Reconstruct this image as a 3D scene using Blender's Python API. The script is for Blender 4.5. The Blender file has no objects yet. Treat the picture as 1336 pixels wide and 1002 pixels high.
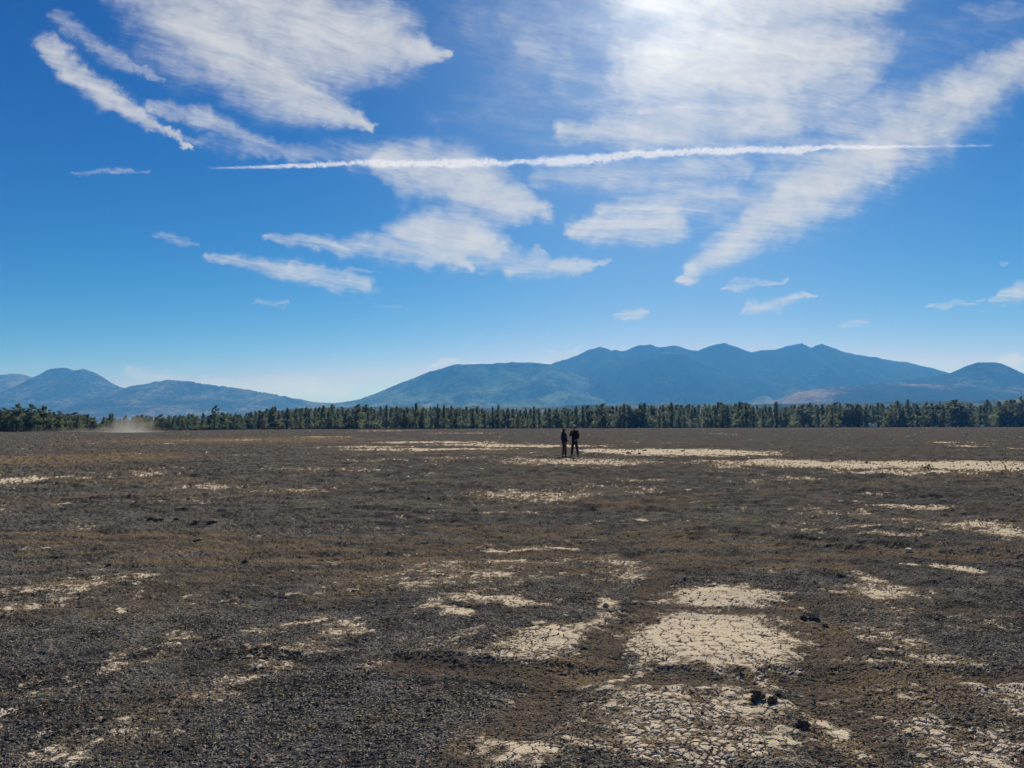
import bpy, math, random
import numpy as np
from mathutils import Vector, Matrix

random.seed(7)
rng = np.random.default_rng(7)
R = math.radians
scene = bpy.context.scene
C = scene.collection

# ----------------------------------------------------------------------------
# camera
# ----------------------------------------------------------------------------
H = 1.7                      # eye height in metres
F = 936.0                    # focal length in pixels of the 1336 x 1002 photograph
PITCH = math.atan(54.7 / F)
ROLL = R(0.105)
_fwd = Vector((0, math.cos(PITCH), math.sin(PITCH)))
_r0 = Vector((1, 0, 0))
_u0 = Vector((0, -math.sin(PITCH), math.cos(PITCH)))
_right = _r0 * math.cos(ROLL) - _u0 * math.sin(ROLL)
_up = _u0 * math.cos(ROLL) + _r0 * math.sin(ROLL)

cam_data = bpy.data.cameras.new('camera')
cam_data.sensor_width = 36.0
cam_data.lens = 36.0 * F / 1336.0
cam_data.clip_start = 0.05
cam_data.clip_end = 120000.0
cam = bpy.data.objects.new('camera', cam_data)
m = Matrix((( _right.x, _up.x, -_fwd.x, 0), (_right.y, _up.y, -_fwd.y, 0), (_right.z, _up.z, -_fwd.z, H), (0, 0, 0, 1)))
cam.matrix_world = m
C.objects.link(cam)
scene.camera = cam


def ray(px, py):
    v = _right * (px - 668.0) + _up * (501.0 - py) + _fwd * F
    return v


def at_depth(px, py, y):
    """world point at forward distance y seen at a place of the photograph"""
    v = ray(px, py)
    t = y / v.y
    return Vector((v.x * t, y, H + v.z * t))


def on_ground(px, py):
    v = ray(px, py)
    t = -H / v.z
    return Vector((v.x * t, v.y * t, 0.0))


# ----------------------------------------------------------------------------
# sky and sun
# ----------------------------------------------------------------------------
SUN_AZ, SUN_EL = R(12.6), R(31.6)
SUN_DIR = Vector((math.sin(SUN_AZ) * math.cos(SUN_EL), math.cos(SUN_AZ) * math.cos(SUN_EL), math.sin(SUN_EL)))
SKY_STRENGTH = 0.053
sun_l = bpy.data.lights.new('sun', 'SUN')
sun_l.energy = 4.6
sun_l.angle = R(0.6)
sun_l.color = (1.0, 0.955, 0.88)
sun_o = bpy.data.objects.new('sun', sun_l)
sun_o.rotation_euler = (-SUN_DIR).to_track_quat('-Z', 'Y').to_euler()
sun_o.location = (0, 0, 50)
C.objects.link(sun_o)

scene.view_settings.view_transform = 'Standard'
scene.view_settings.look = 'None'
scene.view_settings.gamma = 1.0
scene.view_settings.use_curve_mapping = False
scene.view_settings.exposure = 0.32

scene.render.engine = 'CYCLES'
cy = scene.cycles
cy.use_denoising = True
try:
    cy.denoiser = 'OPENIMAGEDENOISE'
    cy.denoising_input_passes = 'RGB_ALBEDO_NORMAL'
    cy.denoising_prefilter = 'ACCURATE'
except Exception:
    pass
cy.max_bounces = 6
cy.diffuse_bounces = 3
cy.glossy_bounces = 1
cy.transmission_bounces = 2
cy.transparent_max_bounces = 16
cy.volume_bounces = 1
cy.sample_clamp_indirect = 6.0

world = bpy.data.worlds.new('World')
scene.world = world
world.use_nodes = True
wt = world.node_tree
wt.nodes.clear()


class NB:
    """small helper to write node graphs"""
    def __init__(self, tree):
        self.t = tree

    def n(self, kind, **kw):
        nd = self.t.nodes.new(kind)
        for k, v in kw.items():
            setattr(nd, k, v)
        return nd

    def link(self, a, b):
        self.t.links.new(a, b)

    def _in(self, sock, v):
        if hasattr(v, 'is_output'):
            self.link(v, sock)
        else:
            sock.default_value = v

    def m(self, op, a, b=None, c=None, clamp=False):
        nd = self.n('ShaderNodeMath', operation=op, use_clamp=clamp)
        self._in(nd.inputs[0], a)
        if b is not None:
            self._in(nd.inputs[1], b)
        if c is not None:
            self._in(nd.inputs[2], c)
        return nd.outputs[0]

    def v(self, op, a, b=None, scale=None):
        nd = self.n('ShaderNodeVectorMath', operation=op)
        self._in(nd.inputs[0], a)
        if b is not None:
            self._in(nd.inputs[1], b)
        if scale is not None:
            self._in(nd.inputs['Scale'], scale)
        return nd.outputs['Value'] if op in ('DOT_PRODUCT', 'LENGTH') else nd.outputs['Vector']

    def xyz(self, x, y, z):
        nd = self.n('ShaderNodeCombineXYZ')
        for i, v in enumerate((x, y, z)):
            self._in(nd.inputs[i], v)
        return nd.outputs[0]

    def sep(self, v):
        nd = self.n('ShaderNodeSeparateXYZ')
        self.link(v, nd.inputs[0])
        return nd.outputs

    def noise(self, vec, scale, detail=4, rough=0.55, dist=0.0, dim='3D', out='Fac'):
        nd = self.n('ShaderNodeTexNoise', noise_dimensions=dim)
        if vec is not None:
            self.link(vec, nd.inputs['Vector'])
        nd.inputs['Scale'].default_value = scale
        nd.inputs['Detail'].default_value = detail
        nd.inputs['Roughness'].default_value = rough
        nd.inputs['Distortion'].default_value = dist
        return nd.outputs[out]

    def voro(self, vec, scale, feature='F1', out='Distance', rand=1.0, dim='3D'):
        nd = self.n('ShaderNodeTexVoronoi', feature=feature, voronoi_dimensions=dim)
        self.link(vec, nd.inputs['Vector'])
        nd.inputs['Scale'].default_value = scale
        nd.inputs['Randomness'].default_value = rand
        return nd.outputs[out]

    def ss(self, v, a, b, lo=0.0, hi=1.0):
        nd = self.n('ShaderNodeMapRange', interpolation_type='SMOOTHSTEP')
        self._in(nd.inputs[0], v)
        nd.inputs[1].default_value = a
        nd.inputs[2].default_value = b
        nd.inputs[3].default_value = lo
        nd.inputs[4].default_value = hi
        return nd.outputs[0]

    def mix(self, f, a, b, blend='MIX'):
        nd = self.n('ShaderNodeMix', data_type='RGBA', blend_type=blend)
        self._in(nd.inputs[0], f)
        for s, v in ((nd.inputs[6], a), (nd.inputs[7], b)):
            if hasattr(v, 'is_output'):
                self.link(v, s)
            else:
                s.default_value = (v[0], v[1], v[2], 1.0)
        return nd.outputs[2]


w = NB(wt)
sky = w.n('ShaderNodeTexSky', sky_type='NISHITA')
sky.sun_disc = False
sky.sun_elevation = SUN_EL
sky.sun_rotation = SUN_AZ
sky.altitude = 2100.0
sky.air_density = 1.0
sky.dust_density = 0.7
sky.ozone_density = 3.0
direction = w.n('ShaderNodeTexCoord').outputs['Generated']
ddx, ddy, ddz = w.sep(direction)
ay = w.m('MAXIMUM', w.m('ABSOLUTE', ddy), 0.001)
U = w.m('DIVIDE', ddx, ay)
V = w.m('DIVIDE', ddz, ay)
uv = w.xyz(U, V, 0.0)
zc = w.m('MAXIMUM', ddz, 0.02)
plane = w.xyz(w.m('DIVIDE', ddx, zc), w.m('DIVIDE', ddy, zc), 0.0)     # place on the cloud layer

# edges of the cirrus are frayed: bend the shapes by noise
wn1 = w.noise(uv, 7.0, 4, 0.6, out='Color')
wn2 = w.noise(uv, 34.0, 3, 0.65, out='Color')
warp = w.v('ADD', w.v('SCALE', w.v('SUBTRACT', wn1, (0.5, 0.5, 0.5)), scale=0.055),
           w.v('SCALE', w.v('SUBTRACT', wn2, (0.5, 0.5, 0.5)), scale=0.040))
wz = w.xyz(1.25, 0.75, 0.0)
puv = w.v('MULTIPLY', w.v('ADD', uv, w.v('MULTIPLY', warp, wz)), (1, 1, 0))


def px_uv(px, py):
    d = ray(px, py)
    return d.x / d.y, d.z / d.y


def stroke(x0, y0, x1, y1, w0, w1, amp):
    ax, ay_ = px_uv(x0, y0)
    bx, by = px_uv(x1, y1)
    ex, ey = bx - ax, by - ay_
    L2 = max(ex * ex + ey * ey, 1e-8)
    h = w.v('DOT_PRODUCT', puv, (ex / L2, ey / L2, 0))
    h = w.m('SUBTRACT', h, (ax * ex + ay_ * ey) / L2, clamp=True)
    q = w.v('SUBTRACT', puv, (ax, ay_, 0))
    q = w.v('SUBTRACT', q, w.v('SCALE', (ex, ey, 0), scale=h))
    d = w.v('LENGTH', q)
    r = w.m('MULTIPLY_ADD', h, (w1 - w0) / F, w0 / F)
    if max(w0, w1) < 13:                                # thin wisps run out to points
        t2 = w.m('SUBTRACT', h, 0.5)
        r = w.m('MULTIPLY', r, w.m('MULTIPLY_ADD', w.m('MULTIPLY', t2, t2), -3.2, 1.15))
        amp *= .86
    else:
        t2 = w.m('SUBTRACT', h, 0.5)
        r = w.m('MULTIPLY', r, w.m('MULTIPLY_ADD', w.m('MULTIPLY', t2, t2), -1.5, 1.10))
    k = w.m('DIVIDE', d, r)
    return w.m('MULTIPLY', w.m('EXPONENT', w.m('MULTIPLY', w.m('MULTIPLY', k, k), -0.66)), amp)      # soft fall off


STROKES = [
    # big cloud at the upper left
    (185, -30, 330, 70, 60, 70, 1.0), (330, 20, 500, 55, 85, 62, 1.0), (490, 52, 588, 70, 40, 7, .92),
    (300, 80, 492, 162, 54, 9, 1.0), (230, 60, 330, 110, 22, 26, .6),
    (58, 54, 245, 196, 21, 5, .92), (70, 16, 210, 106, 15, 7, .55), (200, 140, 385, 202, 14, 12, .62), (235, 185, 370, 196, 12, 10, .6),
    (640, 30, 780, 60, 95, 95, .42), (1120, 60, 1345, 40, 60, 50, .30), (600, 130, 760, 190, 40, 40, .30),
    # middle cloud
    (370, 192, 560, 210, 14, 24, .6), (500, 205, 640, 245, 26, 42, .95), (600, 250, 700, 272, 40, 22, .95),
    (528, 300, 640, 320, 28, 34, 1.0), (560, 300, 612, 352, 30, 10, .95), (350, 306, 500, 330, 9, 10, .75), (430, 320, 570, 330, 14, 22, .75), (610, 250, 590, 320, 34, 30, .72), (640, 330, 700, 345, 18, 14, .6),
    (268, 334, 480, 376, 8, 15, .72), (400, 353, 492, 358, 6, 4, .6), (668, 350, 785, 342, 15, 7, .75), (705, 322, 700, 350, 12, 10, .7),
    # great cloud under the sun
    (870, -40, 1130, -20, 110, 70, 1.0), (850, 90, 1110, 55, 85, 75, 1.0), (740, 168, 1020, 150, 18, 52, .9), (560, 150, 820, 110, 26, 60, .34),
    (1000, 240, 1180, 130, 46, 40, .55), (900, 255, 1010, 270, 34, 30, .55), (690, 60, 830, 170, 40, 40, .5),
    (950, 170, 1130, 100, 40, 40, .75), (700, 232, 960, 220, 20, 26, .62), (745, 300, 880, 288, 15, 30, .9), (790, 275, 950, 250, 18, 24, .7),
    (878, 368, 985, 300, 3, 36, .95), (985, 295, 1160, 190, 40, 44, 1.0), (1150, 190, 1345, 80, 46, 32, .95), (1090, 150, 1250, 100, 14, 14, .5),
    # small wisps
    (945, 378, 1018, 368, 6, 7, .72), (962, 410, 1058, 389, 9, 6, .85), (800, 418, 840, 412, 6, 6, .75), (1200, 398, 1278, 393, 6, 5, .7),
    (1285, 392, 1345, 376, 8, 14, .75), (1100, 426, 1138, 424, 6, 6, .5), (198, 306, 256, 315, 7, 6, .55), (318, 397, 378, 403, 5, 4, .6),
    (90, 225, 198, 222, 3, 4, .5), (1250, 10, 1345, 22, 12, 18, .4), (1300, 345, 1312, 343, 6, 6, .5), (480, 403, 530, 404, 3, 2, .45),
    # low bank over the saddle
    (170, 490, 320, 500, 12, 14, .5), (300, 502, 450, 512, 18, 14, .62), (330, 496, 480, 505, 12, 8, .5), (570, 479, 625, 471, 7, 5, .9), (715, 459, 765, 456, 5, 4, .6), (1305, 470, 1345, 472, 7, 7, .75),
]
field = None
for s_ in STROKES:
    k = stroke(*s_)
    field = k if field is None else w.m('MAXIMUM', field, k)

# fibres: streaks combed along the wind and cross combing, on the cloud layer
def combed(ang, sx, sy, scale, detail, rough, off):
    mp = w.n('ShaderNodeMapping')
    w.link(plane, mp.inputs['Vector'])
    mp.vector_type = 'TEXTURE'
    mp.inputs['Rotation'].default_value = (0, 0, ang)
    mp.inputs['Scale'].default_value = (sx, sy, 1)
    mp.inputs['Location'].default_value = (off, off * 1.7, off * .3)
    return w.noise(mp.outputs[0], scale, detail, rough, 0.9)


fibA = combed(R(48), 1.0, 0.34, 2.2, 8, 0.68, 1.3)
fibB = combed(R(14), 1.0, 0.36, 2.2, 8, 0.64, 4.1)
fibD = combed(R(24), 1.0, 0.28, 11.0, 5, 0.62, 7.7)
fibC = w.noise(uv, 15.0, 7, 0.66, 0.5)
pick = w.ss(U, -0.25, 0.15)
fib = w.mix(pick, fibA, fibB)
fib = w.m('ADD', w.m('MULTIPLY', fib, 0.46), w.m('MULTIPLY_ADD', fibC, 0.36, w.m('MULTIPLY', fibD, 0.18)))
dens = w.m('MULTIPLY_ADD', w.m('SUBTRACT', fib, 0.5), 3.4, w.m('MULTIPLY', field, 1.55))
dens = w.ss(dens, 0.10, 1.95)
dens = w.m('MULTIPLY', dens, w.ss(field, 0.03, 0.50))
dens = w.m('MULTIPLY', dens, 0.93, clamp=True)
dens = w.m('MULTIPLY', dens, w.ss(ddz, 0.0, 0.05))
# thin ice cloud scatters forwards: brighter towards the sun
sd = w.m('MAXIMUM', w.v('DOT_PRODUCT', direction, tuple(SUN_DIR)), 0.0)
glow1 = w.m('POWER', sd, 170.0)
glow2 = w.m('POWER', sd, 45.0)
clb = w.m('MULTIPLY_ADD', glow1, 4.5, 9.6)
clb = w.m('MULTIPLY_ADD', glow2, 2.0, clb)
texv = w.m('MULTIPLY_ADD', fib, 0.6, 0.70)
clb = w.m('MULTIPLY', clb, texv)
cloud_col = w.mix(1.0, w.xyz(clb, clb, clb), (0.965, 0.985, 1.0), 'MULTIPLY')
sr = w.n('ShaderNodeSeparateColor')
w.link(sky.outputs[0], sr.inputs[0])
# clear high altitude air: deeper and bluer than the model's
sb = w.m('MULTIPLY', w.m('POWER', sr.outputs[2], 0.92), 1.25)
sg = w.m('MINIMUM', w.m('MULTIPLY', w.m('POWER', sr.outputs[1], 1.5), 0.306), w.m('MULTIPLY', sb, 0.86))
srd = w.m('MINIMUM', w.m('MULTIPLY', w.m('POWER', sr.outputs[0], 3.1), 0.0232), w.m('MULTIPLY', sb, 0.62))
veil = w.m('ADD', w.m('MULTIPLY', w.m('POWER', sd, 26.0), 1.9), w.m('MULTIPLY', w.m('POWER', sd, 300.0), 4.0))  # broad and tight sun glow, added into the sky colour
sky_col = w.xyz(w.m('ADD', srd, veil), w.m('ADD', sg, veil), w.m('ADD', sb, w.m('MULTIPLY', veil, .8)))
col = w.mix(dens, sky_col, cloud_col)
bg = w.n('ShaderNodeBackground')
w.link(col, bg.inputs['Color'])
bg.inputs['Strength'].default_value = SKY_STRENGTH
wo = w.n('ShaderNodeOutputWorld')
w.link(bg.outputs[0], wo.inputs['Surface'])
world.cycles.sampling_method = 'MANUAL'
world.cycles.sample_map_resolution = 512


# ----------------------------------------------------------------------------
# helpers
# ----------------------------------------------------------------------------
def new_mat(name):
    mt = bpy.data.materials.new(name)
    mt.use_nodes = True
    nt = mt.node_tree
    nt.nodes.clear()
    b = NB(nt)
    out = b.n('ShaderNodeOutputMaterial')
    return mt, b, out


def principled(b, out, color, rough=0.8, spec=0.3, normal=None):
    p = b.n('ShaderNodeBsdfPrincipled')
    b._in(p.inputs['Base Color'], color if hasattr(color, 'is_output') else (*color, 1.0))
    b._in(p.inputs['Roughness'], rough)
    p.inputs['Specular IOR Level'].default_value = spec
    if normal is not None:
        b.link(normal, p.inputs['Normal'])
    b.link(p.outputs[0], out.inputs['Surface'])
    return p


def simple_mat(name, color, rough=0.8, var=0.25, scale=6.0, spec=0.3, bump=0.0):
    mt, b, out = new_mat(name)
    tc = b.n('ShaderNodeTexCoord').outputs['Object']
    nz = b.noise(tc, scale, 5, 0.6)
    k = b.m('MULTIPLY_ADD', nz, 2 * var, 1 - var)
    c = b.mix(1.0, color, b.xyz(k, k, k), 'MULTIPLY')
    nrm = None
    if bump:
        bp = b.n('ShaderNodeBump')
        bp.inputs['Strength'].default_value = bump
        bp.inputs['Distance'].default_value = 0.02
        b.link(nz, bp.inputs['Height'])
        nrm = bp.outputs[0]
    principled(b, out, c, rough, spec, nrm)
    return mt


def obj(name, me, mat=None, parent=None):
    o = bpy.data.objects.new(name, me)
    C.objects.link(o)
    if mat is not None and not me.materials:
        me.materials.append(mat)
    if parent is not None:
        o.parent = parent
    return o


def tag(o, label=None, cat=None, group=None, kind=None):
    if label:
        o['label'] = label
    if cat:
        o['category'] = cat
    if group:
        o['group'] = group
    if kind:
        o['kind'] = kind
    return o


def thing(name, loc, label, cat, group=None, rz=0.0):
    o = bpy.data.objects.new(name, None)
    o.empty_display_size = 0.1
    o.location = loc
    o.rotation_euler = (0, 0, rz)
    C.objects.link(o)
    return tag(o, label, cat, group)


def np_mesh(name, verts, faces, smooth=False):
    """verts (n,3), faces (m,k) arrays of one polygon size"""
    me = bpy.data.meshes.new(name)
    verts = np.ascontiguousarray(verts, dtype=np.float32)
    faces = np.ascontiguousarray(faces, dtype=np.int32)
    n, k = faces.shape
    me.vertices.add(len(verts))
    me.vertices.foreach_set('co', verts.ravel())
    me.loops.add(n * k)
    me.loops.foreach_set('vertex_index', faces.ravel())
    me.polygons.add(n)
    me.polygons.foreach_set('loop_start', np.arange(0, n * k, k, dtype=np.int32))
    me.polygons.foreach_set('loop_total', np.full(n, k, dtype=np.int32))
    me.polygons.foreach_set('use_smooth', np.full(n, smooth, dtype=bool))
    me.update(calc_edges=True)
    return me


def set_attr(me, name, arr):
    a = me.attributes.new(name, 'FLOAT', 'POINT')
    a.data.foreach_set('value', np.ascontiguousarray(arr, dtype=np.float32).ravel())


def grid_faces(nr, nc):
    i = np.arange(nr - 1)[:, None] * nc + np.arange(nc - 1)[None, :]
    i = i.ravel()
    return np.stack([i, i + 1, i + nc + 1, i + nc], 1)


def _hash(ix, iy, seed):
    with np.errstate(over='ignore'):
        h = (ix.astype(np.uint32) * np.uint32(374761393) + iy.astype(np.uint32) * np.uint32(668265263)
             + np.uint32((seed * 2246822519) & 0xffffffff))
        h = (h ^ (h >> np.uint32(13))) * np.uint32(1274126177)
        h = h ^ (h >> np.uint32(16))
        h = h * np.uint32(2654435761)
        h = h ^ (h >> np.uint32(15))
    return h.astype(np.float64) / 4294967295.0


def vnoise(x, y, seed=0):
    fx, fy = np.floor(x), np.floor(y)
    ix, iy = fx.astype(np.int64), fy.astype(np.int64)
    tx, ty = x - fx, y - fy
    tx = tx * tx * (3 - 2 * tx)
    ty = ty * ty * (3 - 2 * ty)
    a, b_ = _hash(ix, iy, seed), _hash(ix + 1, iy, seed)
    c, d = _hash(ix, iy + 1, seed), _hash(ix + 1, iy + 1, seed)
    return (a + (b_ - a) * tx) * (1 - ty) + (c + (d - c) * tx) * ty


def fbm(x, y, octaves=4, seed=0, gain=0.5):
    s, a, t = 0.0, 1.0, 0.0
    for o_ in range(octaves):
        s = s + a * vnoise(x * (2.03 ** o_) + o_ * 17.3, y * (2.03 ** o_) - o_ * 9.1, seed + o_)
        t += a
        a *= gain
    return s / t


def worley_edge(x, y, seed):
    """second minus first nearest distance of a jittered grid"""
    ix, iy = np.floor(x).astype(np.int64), np.floor(y).astype(np.int64)
    f1 = np.full(x.shape, 9.0)
    idr = np.zeros(x.shape)
    f2 = np.full(x.shape, 9.0)
    for dx in (-1, 0, 1):
        for dy in (-1, 0, 1):
            jx, jy = ix + dx, iy + dy
            d = np.hypot(jx + 0.1 + 0.8 * _hash(jx, jy, seed) - x, jy + 0.1 + 0.8 * _hash(jx, jy, seed + 50) - y)
            f2 = np.where(d < f1, f1, np.minimum(f2, d))
            idr = np.where(d < f1, _hash(jx, jy, seed + 90), idr)
            f1 = np.minimum(f1, d)
    return f2 - f1, idr


def sstep(a, b, x):
    t = np.clip((x - a) / (b - a), 0, 1)
    return t * t * (3 - 2 * t)


# ----------------------------------------------------------------------------
# ground: one sheet, fine near the camera, coarse towards the horizon
# ----------------------------------------------------------------------------
EDGE = 13200.0
pix = np.concatenate([np.linspace(345, 150, 330), np.linspace(149.2, 40, 170)[0:], np.linspace(39.5, 4.0, 80)])
ys_near = H * 717.6 / pix                                    # 3.5 m to 300 m
ys_far = np.geomspace(330, EDGE, 34)
ys_back = np.array([-EDGE, -6000, -1500, -400, -120, -45, -20, -10, -5, -2.5, -1, 0, 0.8, 1.5, 2.1, 2.6, 3.0, 3.3])
ys = np.concatenate([ys_back, ys_near, ys_far])
wy = np.abs(ys) + 1.2
u_in = np.concatenate([np.linspace(-2.0, -0.8, 161)[:-1], np.linspace(-0.80, 0.80, 1101), np.linspace(0.8, 2.0, 161)[1:]])
FIRST = 5 + 160            # column of the fine part's left edge
nr, nc_in = len(ys), len(u_in)
Xin = u_in[None, :] * wy[:, None]
side = np.array([0.004, 0.02, 0.08, 0.3, 1.0])
edge = np.minimum(2.0 * wy, EDGE * 0.93)
Xin = np.clip(Xin, -EDGE * 0.93, EDGE * 0.93)
Xr = edge[:, None] + (EDGE - edge)[:, None] * side[None, :]
X = np.concatenate([-Xr[:, ::-1], Xin, Xr], 1)
Y = np.repeat(ys[:, None], X.shape[1], 1)
nc = X.shape[1]
spacing = np.repeat((wy * 1.6 / 1100)[:, None], nc, 1)


def gxy(px, py):
    p = on_ground(px, py)
    return p.x, p.y


# pale cracked clay showing through the cinders: centre, radii in the photograph, strength
CLAY = [
    (925, 832, 138, 44, 1.15), (1010, 845, 60, 28, .75), (870, 845, 85, 26, 1.0), (945, 776, 78, 15, 1.05), (868, 776, 26, 15, 1.0), (725, 838, 55, 27, 1.0), (690, 862, 36, 12, .9),
    (640, 852, 70, 14, .5), (860, 908, 120, 28, .76), (985, 925, 115, 38, .70), (900, 955, 170, 38, .64), (850, 985, 170, 26, .66), (1040, 985, 90, 24, .66), (770, 940, 80, 40, .55), (690, 992, 70, 18, .95), (590, 995, 30, 10, .7),
    (790, 988, 80, 16, .6), (1040, 962, 70, 34, .62), (1135, 860, 22, 13, .95), (1240, 962, 90, 32, .70), (1190, 945, 50, 22, .64), (1300, 990, 60, 26, .66), (1310, 900, 70, 46, .55), (1200, 880, 90, 40, .46), (1180, 990, 60, 20, .6), (1150, 830, 70, 30, .44),
    (600, 738, 112, 20, .72), (655, 716, 62, 7, .8), (545, 760, 60, 14, .5), (812, 738, 42, 11, .85), (738, 712, 62, 5, .75), (640, 776, 62, 7, .72), (590, 795, 25, 6, .85),
    (650, 745, 40, 8, .9), (700, 648, 92, 9, .55), (720, 655, 40, 4, .7), (1150, 768, 34, 8, .9), (1128, 753, 18, 4, .85), (1175, 785, 40, 8, .5), (1261, 744, 17, 5, 1.0), (1205, 742, 14, 2, .8),
    (1245, 683, 52, 4, .85), (1310, 692, 46, 5, .75), (1200, 660, 44, 4, .6), (1110, 672, 62, 8, .42), (1000, 708, 54, 7, .45), (1150, 695, 30, 3, .6), (1040, 685, 40, 4, .4),
    (110, 764, 62, 14, .6), (40, 776, 50, 9, .55), (60, 712, 52, 12, .42), (75, 690, 30, 8, .3), (200, 940, 48, 12, .58), (110, 972, 60, 10, .5), (15, 920, 16, 8, .7), (20, 626, 42, 4, .9), (130, 622, 60, 2.5, .5),
    (185, 618, 40, 3, .6), (262, 637, 62, 3, .6), (380, 640, 62, 3, .5), (250, 652, 60, 6, .35), (450, 818, 34, 14, .5), (355, 848, 60, 10, .45), (310, 845, 34, 9, .5), (150, 800, 30, 6, .45), (240, 820, 34, 7, .4),
    (480, 740, 50, 8, .5), (420, 770, 60, 8, .4), (560, 840, 60, 12, .42), (790, 782, 14, 7, .9), (1000, 745, 30, 5, .4), (330, 700, 60, 8, .3), (500, 690, 60, 6, .35), (160, 735, 60, 6, .4),
    (890, 590, 92, 3.6, 1.3), (800, 588, 40, 2.0, 1.15), (700, 582, 70, 1.4, 1.05), (760, 603, 92, 4.2, .72), (700, 600, 50, 2, .7), (1165, 606, 190, 4.6, 1.15), (1290, 611, 100, 3, 1.0), (1000, 602, 72, 2.6, .8), (1180, 616, 90, 2.5, .75),
    (560, 586, 90, 1.5, 1.05), (565, 577, 75, 1.0, .95), (620, 580, 60, .9, .9), (480, 583, 60, .8, .8), (420, 570, 40, .6, .7), (500, 562, 40, .5, .7), (600, 565, 60, .5, .6), (300, 574, 60, .7, .6),
    (90, 580, 24, .6, .8), (210, 579, 30, .6, .7), (620, 597, 60, 1.2, .6), (500, 600, 80, 1.2, .5), (840, 625, 50, 1.2, .5), (1060, 625, 30, 1, .6), (1270, 582, 22, .7, .9), (1320, 585, 20, .6, .8), (940, 566, 10, .5, .7), (1240, 577, 30, .5, .7),
    (430, 612, 90, 1.6, .5), (560, 620, 60, 2, .45), (640, 668, 60, 3, .4), (900, 655, 50, 3, .4), (850, 690, 60, 4, .45), (960, 665, 40, 3, .45), (1010, 640, 60, 1.6, .4),
]
TAN = [   (1090, 955, 40, 40, .8), (1000, 885, 22, 16, .8), (780, 888, 40, 14, .8),   # thin straw coloured dust over the cinders
    (1230, 905, 130, 70, .55), (860, 960, 200, 50, .55), (100, 765, 90, 22, .6), (450, 768, 120, 30, .42), (620, 742, 150, 30, .55), (700, 650, 150, 14, .5), (330, 862, 150, 22, .38), (210, 948, 120, 26, .45),
    (1080, 820, 90, 50, .42), (60, 600, 170, 9, .75), (300, 575, 260, 5, .6), (640, 985, 100, 26, .5), (760, 880, 70, 30, .5), (1150, 775, 110, 18, .45), (1280, 690, 110, 10, .5), (850, 700, 120, 14, .3), (180, 630, 200, 6, .4), (60, 705, 90, 16, .4), (600, 590, 220, 5, .45),
]
TRACKS = [  # wheel tracks of brown fines: polyline in the photograph, width in metres, depth, strength
    ([(520, 864), (600, 868), (800, 880), (1000, 883), (1336, 884)], .17, .030, 1.0),
    ([(820, 790), (950, 794), (1075, 799)], .12, .025, .95),
    ([(600, 1000), (690, 930), (745, 880), (800, 828), (845, 785), (870, 745)], .20, .020, .85),
    ([(1045, 786), (1085, 850), (1100, 920), (1120, 1010)], .24, .025, .9),
    ([(1060, 780), (1180, 790), (1336, 800)], .14, .018, .6),
    ([(0, 868), (120, 860), (330, 858), (420, 860)], .12, .03, .35),
    ([(1120, 716), (1230, 728), (1336, 735)], .25, .05, .2),
    ([(900, 690), (1050, 700), (1200, 712)], .25, .05, .25),
    ([(60, 790), (180, 780), (350, 782)], .2, .04, .2),
    ([(600, 650), (760, 660), (900, 668), (1100, 676)], .3, .05, .35),
    ([(300, 690), (480, 684), (620, 686)], .3, .05, .2),
    ([(0, 604), (150, 588), (350, 578), (520, 574)], 1.6, .04, .8),
    ([(0, 590), (200, 580), (420, 572)], 1.6, .03, .5),
    ([(668, 690), (560, 720), (480, 745)], .3, .03, .4),
]
N_MAIN = len(TRACKS)
_tr = random.Random(77)
for _ in range(26):                      # older, fainter pairs of wheel tracks sweeping over the plain
    y0 = 575 + 200 * _tr.random() ** 1.3
    x0 = _tr.uniform(-200, 900)
    sl = _tr.uniform(-.06, .05)
    ln = _tr.uniform(350, 900)
    cv = _tr.uniform(-.03, .03)
    st = _tr.uniform(.12, .45)
    gap = 1.5 * 936 * ((y0 - 555.7) ** 2 / (1.7 * 936)) / 936 * .55
    for q in (0, gap):
        TRACKS.append(([(x0 + ln * f, y0 + q + sl * ln * f + cv * ln * f * f) for f in (0, .25, .5, .75, 1)], _tr.uniform(.14, .26), _tr.uniform(.006, .020), min(.75, st * 1.7)))
TRAILS = [  # faint sandy trails
    ([(40, 990), (190, 935), (320, 882), (400, 846), (560, 790), (720, 742)], .20, .55),
    ([(1060, 930), (1100, 945), (1120, 985)], .10, .66),
    ([(985, 868), (1002, 885), (1010, 900)], .07, .6),
    ([(840, 870), (780, 890), (745, 900)], .08, .58),
    ([(0, 930), (130, 880), (260, 850), (420, 800)], .16, .48),
    ([(20, 800), (100, 770), (190, 748)], .22, .55),
    ([(470, 870), (560, 840), (650, 812)], .14, .45),
    ([(0, 905), (60, 885), (180, 850), (300, 838)], .10, .42),
    ([(520, 760), (600, 742), (700, 728), (800, 722)], .2, .5),
    ([(640, 660), (760, 648), (900, 640)], .35, .45),
    ([(1060, 690), (1200, 684), (1336, 694)], .35, .45),
]


def seg_dist(x, y, pts):
    d = np.full(x.shape, 1e9)
    for (ax, ay_), (bx, by) in zip(pts[:-1], pts[1:]):
        ex, ey = bx - ax, by - ay_
        t = np.clip(((x - ax) * ex + (y - ay_) * ey) / (ex * ex + ey * ey), 0, 1)
        d = np.minimum(d, np.hypot(x - ax - t * ex, y - ay_ - t * ey))
    return d


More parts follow.
